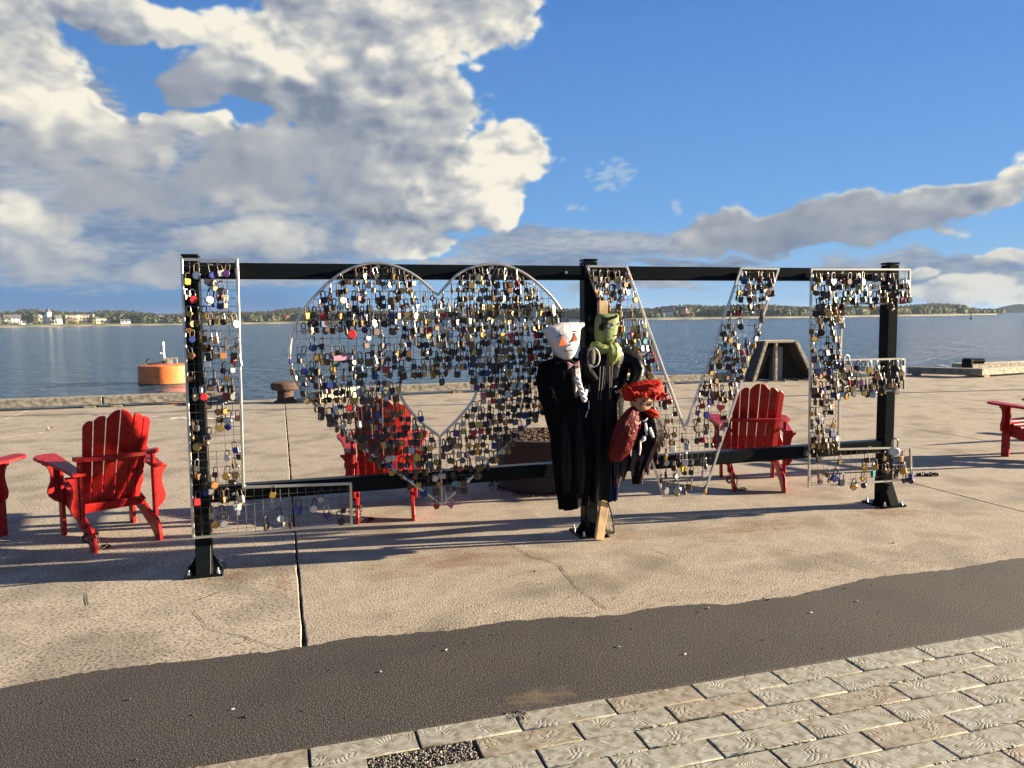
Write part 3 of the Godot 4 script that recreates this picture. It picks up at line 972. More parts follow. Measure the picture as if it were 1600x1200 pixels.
func crown_mesh(sd: int, spire: bool) -> ArrayMesh:
	var r := RandomNumberGenerator.new()
	r.seed = sd
	var g := Geo.new()
	for i in 70:
		var a := r.randf() * TAU
		var h := r.randf()
		var rad := (1.0 - h) * 0.42 + 0.05 if spire else 0.55 * sqrt(maxf(0.0, 1.0 - pow(absf(h * 1.9 - 0.9), 2.0)))
		rad *= r.randf_range(0.55, 1.0)
		var p := Vector3(cos(a) * rad, 0.12 + h * 0.9, sin(a) * rad)
		var s := r.randf_range(0.07, 0.15)
		var e := Basis.from_euler(Vector3(r.randf() * 6.0, r.randf() * 6.0, r.randf() * 6.0))
		var nn := Vector3(p.x, (p.y - 0.5) * 0.8, p.z).normalized()
		g.tri(p + e.x * s, p - e.x * s * 0.6 + e.y * s, p - e.x * s * 0.6 - e.y * s, nn, nn, nn)
		g.tri(p + e.z * s, p - e.z * s * 0.6 + e.y * s, p - e.z * s * 0.6 - e.y * s, nn, nn, nn)
	g.tube(PackedVector3Array([Vector3.ZERO, Vector3(0, 0.5, 0)]), 0.03, 4)
	var m := mat(Color.WHITE, 0.9)
	m.vertex_color_use_as_albedo = true
	return g.done(m, null, true)


func make_woods() -> void:
	rng.seed = 2024
	var greens := [Color(0.075, 0.092, 0.055), Color(0.105, 0.12, 0.06), Color(0.17, 0.165, 0.075), Color(0.23, 0.185, 0.085), Color(0.25, 0.15, 0.08), Color(0.13, 0.13, 0.075)]
	for kind in 2:
		var mm := MultiMesh.new()
		mm.transform_format = MultiMesh.TRANSFORM_3D
		mm.use_colors = true
		mm.mesh = crown_mesh(5 + kind, kind == 1)
		var ts := []
		var cs := []
		for i in 9000:
			var az := rng.randf_range(-24.0, 49.3)
			var back := 26.0 + pow(rng.randf(), 1.3) * 190.0
			# open ground round the houses
			var open := (az > -16.8 and az < -9.3 and back < 64.0) or (az > 26.4 and az < 31.2 and back < 80.0)
			if open and rng.randf() < 0.93:
				continue
			if sin(az * 2.3) + sin(az * 5.1 + 2.0) > 1.2 and back < 55.0:
				continue
			var hgt := rng.randf_range(4.0, 7.0) * (1.0 if kind == 0 else 1.15)
			if az > 47.3:
				hgt *= 0.65
			var w := hgt * rng.randf_range(0.95, 1.4) * (1.0 if kind == 0 else 0.75)
			var p := bearing(az, shore_distance(az) + back, land_height(az, back) - 0.3)
			ts.append(Transform3D(Basis(Vector3.UP, rng.randf() * TAU).scaled(Vector3(w, hgt, w)), p))
			var pick := rng.randf() + 0.22 * sin(az * 0.9) + 0.12 * sin(az * 3.7)
			var c: Color = greens[0 if pick < 0.25 else 1 if pick < 0.45 else 5 if pick < 0.6 else 2 if pick < 0.78 else 3 if pick < 0.95 else 4] if kind == 0 else greens[0 if rng.randf() < 0.7 else 1]
			cs.append(c * rng.randf_range(0.8, 1.25))
		if kind == 0: # the island's trees
			for i in 400:
				var az := rng.randf_range(49.0, 51.6)
				var f := (az - 49.0) / 2.6
				var p := bearing(az, 2095.0 + rng.randf() * 120.0, sin(f * PI) * 9.0)
				ts.append(Transform3D(Basis(Vector3.UP, rng.randf() * TAU).scaled(Vector3(10, 9, 10)), p))
				cs.append(greens[0])
		mm.instance_count = ts.size()
		for i in ts.size():
			mm.set_instance_transform(i, ts[i])
			mm.set_instance_color(i, cs[i])
		var o := MultiMeshInstance3D.new()
		o.name = "broadleaf_woods" if kind == 0 else "spruce_woods"
		o.multimesh = mm
		add_child(o, true)
		tag(o, "autumn broadleaf woods on the far shore" if kind == 0 else "dark pointed spruces standing through the far woods", "woods")
		o.set_meta("kind", "stuff")


func make_houses() -> void:
	var white := mat(lin(0.78, 0.76, 0.70), 0.8)
	var cream := mat(lin(0.62, 0.55, 0.38), 0.8)
	var grayw := mat(lin(0.38, 0.38, 0.37), 0.8)
	var roofm := mat(lin(0.10, 0.10, 0.11), 0.85)
	var redroof := mat(lin(0.17, 0.09, 0.07), 0.85)
	var glass := mat(lin(0.03, 0.035, 0.045), 0.2)
	# bearing, metres behind the waterline, width, depth, eaves height, roof height, wall, roof, label
	var list := [
		[-16.05, 42.0, 11.0, 8.0, 4.6, 2.6, white, roofm, "white house on the far shore nearest the left edge, low with a dark roof"],
		[-15.3, 30.0, 8.0, 7.0, 3.0, 1.6, white, redroof, "small low white house below the turreted house on the far shore"],
		[-14.35, 40.0, 8.5, 8.5, 7.0, 3.4, white, roofm, "tall white turreted house on the far shore"],
		[-13.75, 36.0, 8.0, 7.0, 4.2, 2.6, white, roofm, "white gabled house right beside the turreted one"],
		[-12.75, 46.0, 9.0, 9.0, 6.8, 0.5, white, grayw, "white flat roofed apartment block, left one of a pair"],
		[-12.0, 46.0, 9.5, 9.0, 7.0, 0.5, cream, grayw, "cream flat roofed apartment block, right one of a pair"],
		[-11.1, 40.0, 10.0, 7.0, 4.0, 1.8, cream, roofm, "long cream house right of the pair of apartment blocks"],
		[-9.75, 20.0, 7.0, 6.0, 2.2, 1.4, white, roofm, "small white boathouse close to the far beach"],
		[-7.6, 34.0, 13.5, 9.0, 4.0, 2.6, white, roofm, "wide white house with a long grey roof among the trees"],
		[-6.2, 30.0, 5.0, 5.0, 2.6, 1.8, white, redroof, "tiny white cottage among brown trees across the water"],
		[-2.6, 30.0, 7.5, 6.0, 3.2, 1.8, cream, roofm, "cream cottage seen through the letter L"],
		[27.4, 52.0, 9.0, 8.0, 4.2, 2.8, grayw, roofm, "grey gabled house left of the white ones between the letter V arms"],
		[28.2, 48.0, 9.0, 8.0, 4.6, 4.0, white, roofm, "steep white gabled house between the arms of the letter V"],
		[29.2, 50.0, 9.0, 8.0, 5.0, 2.6, white, roofm, "white house in the middle of the row on the green field"],
		[29.85, 50.0, 14.0, 9.0, 5.2, 0.5, white, grayw, "broad white flat roofed house at the end of the green field"],
		[37.8, 48.0, 7.0, 7.0, 5.0, 2.8, cream, roofm, "cream house in the trees just left of the letter E"],
		[46.6, 60.0, 12.0, 9.0, 5.0, 2.5, grayw, redroof, "grey house on the wooded point right of the letter E"]]
	for h in list:
		var p := bearing(h[0], shore_distance(h[0]) + h[1], land_height(h[0], h[1]) - 0.2)
		var o := thing("house", h[8], "house", Transform3D(Basis(Vector3.UP, deg_to_rad(-h[0]) + 0.25 * sin(h[0] * 9.0)), p))
		var w: float = h[2]
		var d: float = h[3]
		var e: float = h[4]
		var rf: float = h[5]
		var g := Geo.new()
		g.box(T(0, e * 0.5, 0), Vector3(w, e, d))
		if rf > 1.0:
			g.prism(PackedVector2Array([Vector2(-d * 0.5, 0), Vector2(d * 0.5, 0), Vector2(0, rf)]), w - 0.02, 0.0, Transform3D(Basis(Vector3.UP, PI * 0.5), Vector3(0, e, 0)))
		build("wall", g, h[6], o)
		g = Geo.new()
		if rf > 1.0:
			for s in [-1.0, 1.0]:
				var sl := atan2(rf, d * 0.5)
				g.box(Transform3D(Basis(Vector3.RIGHT, s * sl), Vector3(0, e + rf * 0.5 + 0.12, s * d * 0.25)), Vector3(w + 0.8, 0.25, Vector2(d * 0.5, rf).length() + 0.5))
		else:
			g.box(T(0, e + 0.25, 0), Vector3(w + 0.5, 0.5, d + 0.5))
		build("roof", g, h[7], o)
		var storeys := 2 if e > 4.5 else 1
		for st in storeys:
			for k in int(w / 2.6):
				g = Geo.new()
				g.box(T(-w * 0.5 + 1.5 + k * 2.6, 1.6 + st * 2.8, d * 0.5), Vector3(1.1, 1.3, 0.16))
				build("window", g, glass, o)
		if "turreted" in h[8] and "tall" in h[8]:
			g = Geo.new()
			g.lathe(PackedVector2Array([Vector2(2.2, 0), Vector2(2.2, 9.4)]), 10, T(2.6, 0, d * 0.5))
			build("turret", g, h[6], o)
			g = Geo.new()
			g.lathe(PackedVector2Array([Vector2(2.5, 9.4), Vector2(0, 12.6)]), 10, T(2.6, 0, d * 0.5))
			build("turret_roof", g, roofm, o)
	# a channel mark on the water
	var mk := thing("channel_marker", "tiny dark channel buoy far out on the water", "buoy", Transform3D(Basis(), bearing(47.6, 420.0, -1.6)))
	var g2 := Geo.new()
	g2.lathe(PackedVector2Array([Vector2(0.0, -0.3), Vector2(0.9, -0.3), Vector2(0.9, 0.5), Vector2(0.3, 0.8), Vector2(0.22, 2.4), Vector2(0.45, 2.5), Vector2(0.0, 3.2)]), 10, Transform3D())
	build("float", g2, mat(lin(0.03, 0.05, 0.03), 0.6), mk)


# ---------------------------------------------------------------- the LOVE sign
const WIRE_Z := 0.05
const PITCH := 0.05


func smooth_closed(pts: PackedVector2Array, sharp: Array, per := 7) -> PackedVector2Array:
	# Catmull-Rom through the points; corners listed in sharp stay corners
	var out := PackedVector2Array()
	var m := pts.size()
	for i in m:
		var p0 := pts[(i - 1 + m) % m]
		var p1 := pts[i]
		var p2 := pts[(i + 1) % m]
		var p3 := pts[(i + 2) % m]
		if i in sharp:
			p0 = p1 * 2.0 - p2
		if (i + 1) % m in sharp:
			p3 = p2 * 2.0 - p1
		for k in per:
			out.append(p1.cubic_interpolate(p2, p0, p3, float(k) / per))
	return out


func letters() -> Dictionary:
	var outer := PackedVector2Array([Vector2(1.56, 0.335), Vector2(1.05, 0.75), Vector2(0.70, 1.10), Vector2(0.608, 1.28), Vector2(0.60, 1.42), Vector2(0.64, 1.57), Vector2(0.76, 1.745), Vector2(0.95, 1.905), Vector2(1.17, 1.962), Vector2(1.38, 1.90), Vector2(1.56, 1.755),
		Vector2(1.72, 1.905), Vector2(1.94, 1.962), Vector2(2.15, 1.91), Vector2(2.36, 1.745), Vector2(2.48, 1.57), Vector2(2.525, 1.42), Vector2(2.51, 1.28), Vector2(2.42, 1.10), Vector2(2.07, 0.75)])
	var inner := PackedVector2Array([Vector2(1.555, 0.80), Vector2(1.41, 0.925), Vector2(1.305, 1.07), Vector2(1.30, 1.18), Vector2(1.36, 1.255), Vector2(1.45, 1.265), Vector2(1.56, 1.215), Vector2(1.67, 1.265), Vector2(1.765, 1.25), Vector2(1.815, 1.17), Vector2(1.80, 1.06), Vector2(1.70, 0.935)])
	return {
		"L": [PackedVector2Array([Vector2(-0.012, 1.972), Vector2(0.305, 1.972), Vector2(0.285, 0.548), Vector2(0.952, 0.522), Vector2(0.950, 0.251), Vector2(-0.02, 0.251)])],
		"heart": [smooth_closed(outer, [0, 10]), smooth_closed(inner, [0, 6])],
		"V": [PackedVector2Array([Vector2(2.632, 1.952), Vector2(2.934, 1.954), Vector2(3.415, 0.752), Vector2(3.878, 1.947), Vector2(4.205, 1.945), Vector2(3.584, 0.248), Vector2(3.243, 0.259)])],
		"E": [PackedVector2Array([Vector2(4.502, 1.944), Vector2(5.445, 1.949), Vector2(5.452, 1.68), Vector2(4.798, 1.675), Vector2(4.792, 1.232), Vector2(5.420, 1.226), Vector2(5.430, 0.970), Vector2(4.792, 0.982), Vector2(4.797, 0.516), Vector2(5.512, 0.488), Vector2(5.535, 0.219), Vector2(4.525, 0.231)])],
	}


func crossings(polys: Array, level: float, along_x: bool) -> Array:
	var hits := []
	for poly in polys:
		var m: int = poly.size()
		for i in m:
			var a: Vector2 = poly[i]
			var b: Vector2 = poly[(i + 1) % m]
			var ca := a.y if along_x else a.x
			var cb := b.y if along_x else b.x
			if (ca <= level) != (cb <= level):
				var f := (level - ca) / (cb - ca)
				hits.append(lerpf(a.x, b.x, f) if along_x else lerpf(a.y, b.y, f))
	hits.sort()
	return hits


func make_sign() -> Node3D:
	var o := thing("love_sign", "love sign of steel letter frames filled with wire mesh on black posts", "sign")
	var g: Geo
	for px in [0.03, 2.683, 5.343]:
		g = Geo.new()
		g.box(T(px, 0.995, -0.05), Vector3(0.10, 1.99, 0.10), 0.006)
		var post := build("post", g, mats.paint_black, o)
		g = Geo.new()
		g.box(T(px, 2.002, -0.05), Vector3(0.104, 0.016, 0.104), 0.005)
		build("cap", g, mats.paint_black, post)
		g = Geo.new()
		g.box(T(px, 0.008, -0.04), Vector3(0.23, 0.016, 0.26), 0.003)
		build("base_plate", g, mats.paint_black, post)
		g = Geo.new()
		g.prism(PackedVector2Array([Vector2(0, 0.016), Vector2(0.085, 0.016), Vector2(0.085, 0.024), Vector2(0.0, 0.20)]), 0.09, 0.003, Transform3D(Basis(Vector3.UP, -PI * 0.5), Vector3(px, 0, 0.0)))
		build("gusset", g, mats.paint_black, post)
		for s in [-1.0, 1.0]:
			g = Geo.new()
			g.prism(PackedVector2Array([Vector2(0.05 * s, 0.016), Vector2(0.105 * s, 0.016), Vector2(0.105 * s, 0.022), Vector2(0.05 * s, 0.11)]), 0.012, 0.002, T(px, 0, -0.05))
			build("gusset", g, mats.paint_black, post)
			for z in [-0.14, 0.062]:
				g = Geo.new()
				g.lathe(PackedVector2Array([Vector2(0, 0.05), Vector2(0.006, 0.05), Vector2(0.008, 0.03), Vector2(0.014, 0.03), Vector2(0.014, 0.016)]), 6, T(px + s * 0.085, 0, z))
				build("bolt", g, mats.bolt, post)
	for seg in [[0.08, 2.633], [2.733, 5.293]]:
		for y in [1.91, 0.50]:
			g = Geo.new()
			g.box(T((seg[0] + seg[1]) * 0.5, y, -0.05), Vector3(seg[1] - seg[0], 0.10, 0.09), 0.008)
			var bm := build("beam", g, mats.paint_black, o)
			for e in [seg[0] + 0.14, seg[1] - 0.14]:
				g = Geo.new()
				g.lathe(PackedVector2Array([Vector2(0, 0.012), Vector2(0.010, 0.011), Vector2(0.013, 0.0)]), 8, Transform3D(Basis(Vector3.RIGHT, PI * 0.5), Vector3(e, y, -0.005)))
				build("bolt", g, mats.bolt, bm)
	var all := letters()
	var says := {"L": "frame bent into the letter L", "heart": "heart shaped frame standing for the letter O, with a heart shaped hole", "V": "frame bent into the letter V", "E": "frame bent into the letter E"}
	for key in all:
		var polys: Array = all[key]
		g = Geo.new()
		for poly in polys:
			var pts := PackedVector3Array()
			for p in poly:
				pts.append(Vector3(p.x, p.y, WIRE_Z))
			if key == "heart":
				g.tube(pts, 0.0095, 8, true)
			else: # mitred square bar
				for i in pts.size():
					var a := pts[i]
					var b := pts[(i + 1) % pts.size()]
					var dir := (b - a).normalized()
					var side := dir.cross(Vector3.BACK).normalized()
					g.box(Transform3D(Basis(dir, side, Vector3.BACK), (a + b) * 0.5), Vector3(a.distance_to(b) + 0.015, 0.0165, 0.0165 + 0.0006 * (i % 2)), 0.002)
		if key == "heart":
			g.tube(PackedVector3Array([Vector3(1.555, 0.80, WIRE_Z), Vector3(1.56, 0.335, WIRE_Z)]), 0.007, 6)
		var fr := build("letter_frame", g, mats.steel, o)
		fr.set_meta("label", says[key])
		# the mesh: a wire every 50 mm both ways
		var lo := Vector2(9, 9)
		var hi := Vector2(-9, -9)
		for p in polys[0]:
			lo = lo.min(p)
			hi = hi.max(p)
		g = Geo.new()
		var y := hi.y - 0.035
		while y > lo.y:
			var h := crossings(polys, y, true)
			for i in range(0, h.size() - 1, 2):
				g.tube(PackedVector3Array([Vector3(h[i], y, WIRE_Z + 0.0018), Vector3(h[i + 1], y, WIRE_Z + 0.0018)]), 0.0014, 4)
			y -= PITCH
		var x := lo.x + 0.05
		while x < hi.x:
			var h := crossings(polys, x, false)
			for i in range(0, h.size() - 1, 2):
				g.tube(PackedVector3Array([Vector3(x, h[i], WIRE_Z - 0.0018), Vector3(x, h[i + 1], WIRE_Z - 0.0018)]), 0.0014, 4)
			x += PITCH + 0.003
		build("wire_mesh", g, mats.wire, fr).set_meta("kind", "stuff")
		# clips that hold the frame to the beams
		for p in {"L": [[0.30, 1.91], [0.29, 0.545]], "heart": [[1.17, 1.955], [1.94, 1.955], [1.36, 0.50], [1.75, 0.49]], "V": [[2.94, 1.91], [3.89, 1.91], [3.33, 0.5], [3.49, 0.5]], "E": [[4.51, 1.91], [4.515, 0.5], [4.80, 0.53]]}[key]:
			var c := Geo.new()
			c.box(T(p[0], p[1] - 0.004, 0.022), Vector3(0.022, 0.035, 0.046), 0.002)
			build("clip", c, mats.steel, fr)
	return o


# ---------------------------------------------------------------- padlocks
const TINTS := {
	"brass": [0.45, 0.29, 0.09, 0.30, 0.85], "bronze": [0.13, 0.085, 0.040, 0.36, 0.75], "brown": [0.050, 0.030, 0.022, 0.42, 0.35], "steel": [0.38, 0.38, 0.39, 0.28, 0.95], "gray": [0.085, 0.085, 0.09, 0.40, 0.7],
	"black": [0.012, 0.012, 0.014, 0.38, 0.0], "red": [0.28, 0.011, 0.016, 0.32, 0.0], "blue": [0.008, 0.02, 0.12, 0.32, 0.0], "yellow": [0.46, 0.32, 0.04, 0.4, 0.0], "white": [0.46, 0.46, 0.45, 0.4, 0.0],
	"purple": [0.05, 0.014, 0.10, 0.35, 0.0], "pink": [0.38, 0.10, 0.16, 0.4, 0.0], "teal": [0.02, 0.17, 0.20, 0.35, 0.0], "green": [0.03, 0.12, 0.06, 0.4, 0.0], "copper": [0.42, 0.20, 0.085, 0.35, 0.75], "cream": [0.40, 0.34, 0.23, 0.45, 0.1]}
const NAMED := {
	"L": [[0.02, 1.84, "yellow square", 1.00], [0.07, 1.89, "steel round", 1.20], [0.15, 1.90, "blue oval", 1.25], [0.20, 1.89, "white square", 1.00], [0.25, 1.89, "purple round", 1.00], [0.04, 1.75, "red round", 1.15], [0.23, 1.75, "cream square", 1.00], [0.15, 1.71, "white oval", 1.30], [0.20, 1.70, "blue square", 1.00], [0.27, 1.60, "white round", 1.20], [0.15, 1.47, "copper square", 1.15], [0.03, 1.51, "blue round", 1.00], [0.16, 1.36, "cream square", 1.10], [0.20, 1.37, "copper square", 1.10], [0.11, 1.31, "steel square", 1.10], [0.02, 0.84, "brass round", 1.25], [0.20, 1.03, "brass round", 1.00], [0.16, 0.93, "brass square", 1.10], [0.24, 0.80, "blue square", 1.00], [0.22, 0.96, "steel oval", 1.20], [0.20, 0.65, "brass round", 1.20], [0.02, 0.46, "red square", 1.20], [0.06, 0.51, "blue square", 1.10], [0.11, 0.57, "copper round", 1.20], [0.25, 0.45, "white square", 1.20], [0.11, 0.35, "brass round", 1.20], [0.16, 0.32, "steel round", 1.20], [0.15, 0.39, "cream square", 1.10], [0.49, 0.31, "white round", 1.20], [0.53, 0.31, "cream square", 0.90], [0.62, 0.36, "blue square", 1.25], [0.72, 0.36, "white round", 1.20], [0.76, 0.42, "steel round", 1.10], [0.79, 0.31, "purple heart", 1.30], [0.87, 0.28, "black round", 1.20]],
	"heart": [[1.00, 1.48, "red round", 1.50], [0.71, 1.64, "yellow square", 1.10], [0.94, 1.73, "cream oval", 1.20], [1.25, 1.64, "blue round", 1.15], [0.78, 1.37, "brass oval", 1.50], [0.74, 1.40, "blue oval", 1.20], [1.08, 1.54, "purple round", 1.00], [1.10, 1.49, "white round", 1.00], [1.60, 1.64, "red heart", 1.20], [0.88, 1.32, "green round", 1.20], [1.35, 1.42, "blue square", 1.00], [1.43, 1.42, "black round", 1.10], [1.47, 1.42, "black round", 1.10], [2.01, 1.48, "yellow square", 1.10], [2.12, 1.35, "brass round", 1.10], [2.24, 1.49, "red round", 1.10], [1.85, 1.22, "blue square", 1.10], [1.88, 1.20, "blue round", 1.10], [2.04, 1.20, "brass round", 1.20], [1.81, 1.10, "purple round", 1.10], [1.86, 1.09, "pink square", 1.20], [1.78, 0.82, "red heart", 1.30], [1.72, 0.84, "yellow square", 1.00], [1.68, 0.82, "purple square", 1.20], [0.87, 1.02, "white round", 1.20], [1.00, 1.06, "brass square", 1.25], [1.13, 0.97, "blue round", 1.20], [1.94, 0.73, "blue square", 1.20], [1.37, 0.73, "steel square", 1.20], [1.40, 0.69, "yellow square", 1.20], [1.19, 0.69, "cream round", 1.10], [1.23, 0.69, "white round", 1.10], [1.50, 0.50, "steel round", 1.20], [1.65, 0.47, "teal oval", 1.10], [1.54, 0.48, "copper round", 1.10], [1.61, 0.32, "pink heart", 1.10], [1.52, 0.32, "red round", 1.00], [0.97, 1.01, "red square", 1.10], [1.42, 0.93, "blue square", 1.00]],
	"V": [[3.90, 1.85, "blue square", 1.30], [3.78, 1.42, "brass round", 1.20], [3.08, 1.39, "teal round", 1.10], [3.88, 1.30, "red round", 1.10], [3.72, 0.89, "red heart", 1.40], [3.62, 0.93, "purple square", 1.40], [3.59, 0.86, "blue round", 1.30], [3.55, 0.91, "red square", 1.00], [3.40, 0.47, "yellow square", 1.30], [3.26, 0.32, "steel round", 1.40], [3.33, 0.28, "steel round", 1.40], [3.58, 0.41, "steel square", 1.30], [3.33, 0.38, "steel oval", 1.30], [3.31, 0.62, "white square", 1.20], [3.99, 1.78, "brass square", 1.00]],
	"E": [[4.85, 1.14, "black square", 2.00], [5.07, 1.16, "brass square", 1.40], [5.21, 1.07, "blue square", 1.50], [5.29, 1.05, "blue round", 1.40], [4.68, 1.15, "blue square", 1.50], [4.97, 1.02, "pink square", 1.50], [5.05, 1.72, "teal square", 1.30], [4.81, 1.73, "teal round", 1.20], [4.79, 1.88, "red round", 1.20], [4.61, 1.01, "blue round", 1.50], [5.01, 0.95, "brass square", 1.10], [5.14, 0.30, "teal square", 1.40], [4.77, 0.30, "blue oval", 1.60], [5.35, 0.45, "white oval", 2.00], [4.83, 0.26, "black square", 1.40], [5.04, 0.35, "brass square", 1.30], [5.52, 0.25, "blue round", 1.40], [4.59, 1.53, "copper square", 1.40], [5.39, 1.16, "cream square", 1.40], [4.57, 1.14, "blue round", 1.30]]}
const ORDINALS := ["", "first", "second", "third", "fourth", "fifth", "sixth", "seventh", "eighth", "ninth", "tenth", "eleventh", "twelfth", "thirteenth", "fourteenth", "fifteenth", "sixteenth", "seventeenth", "eighteenth", "nineteenth"]


func ordinal(k: int) -> String:
	if k < 20:
		return ORDINALS[k]
	var tens: String = ["", "", "twent", "thirt", "fort"][k / 10]
	return tens + "ieth" if k % 10 == 0 else tens + "y-" + ORDINALS[k % 10]


func lock_body(shape: String, g: Geo, t: Transform3D) -> void:
	# hangs from the origin: the shackle reaches down to -0.030, the body from there
	var p := PackedVector2Array()
	match shape:
		"square":
			p = PackedVector2Array([Vector2(-0.016, -0.033), Vector2(0.016, -0.033), Vector2(0.0185, -0.036), Vector2(0.0185, -0.064), Vector2(0.015, -0.069), Vector2(-0.015, -0.069), Vector2(-0.0185, -0.064), Vector2(-0.0185, -0.036)])
			g.prism(p, 0.016, 0.003, t)
			g.box(t * T(0, -0.042, 0), Vector3(0.0378, 0.0022, 0.0166))
		"round":
			for k in 14:
				p.append(Vector2(cos(TAU * k / 14.0) * 0.0205, -0.052 + sin(TAU * k / 14.0) * 0.0205))
			g.prism(p, 0.018, 0.004, t)
		"oval":
			for k in 14:
				p.append(Vector2(cos(TAU * k / 14.0) * 0.024, -0.050 + sin(TAU * k / 14.0) * 0.018))
			g.prism(p, 0.018, 0.0045, t)
		"heart":
			for k in 18:
				var a := TAU * k / 18.0
				p.append(Vector2(pow(sin(a), 3.0) * 0.0215, -0.050 + 0.00135 * (13.0 * cos(a) - 5.0 * cos(2.0 * a) - 2.0 * cos(3.0 * a) - cos(4.0 * a))))
			g.prism(p, 0.016, 0.003, t)
	# keyway underneath
	g.box(t * T(0, -0.070, 0), Vector3(0.009, 0.003, 0.006))


func lock_shackle(g: Geo, t: Transform3D, tall: float) -> void:
	var pts := PackedVector3Array([Vector3(-0.0125, -0.036, 0)])
	for k in 7:
		var a := PI - PI * k / 6.0
		pts.append(Vector3(cos(a) * 0.0125, -0.010 + (tall - 1.0) * 0.02 + sin(a) * 0.0125, 0))
	pts.append(Vector3(0.0125, -0.036, 0))
	var q := PackedVector3Array()
	for p in pts:
		q.append(t * p)
	g.tube(q, 0.0033 * t.basis.get_scale().x, 5)


func inside_letter(polys: Array, p: Vector2) -> bool:
	if not Geometry2D.is_point_in_polygon(p, polys[0]):
		return false
	return polys.size() < 2 or not Geometry2D.is_point_in_polygon(p, polys[1])


func lock_chance(key: String, p: Vector2) -> float:
	match key:
		"L":
			if p.y < 0.5:
				return 0.06
			return 0.36
		"heart":
			if p.x < 1.3 and p.y > 1.465 and p.y < 1.53:
				return 0.08
			if p.x < 1.2 and p.y > 1.38 and p.y < 1.47:
				return 0.45
			if p.x > 1.5 and p.y > 1.0:
				return 0.88
			if p.y < 0.62:
				return 0.42
			return 0.74
		"V":
			if p.y < 0.7:
				return 0.20
			if p.y > 1.75 or (p.y > 1.15 and p.y < 1.5):
				return 0.62
			return 0.42
		_:
			if p.y < 0.52:
				return 0.13
			if p.x > 4.8 and p.y > 0.9 and p.y < 1.3:
				return 0.72
			if p.y > 1.6:
				return 0.52
			return 0.55


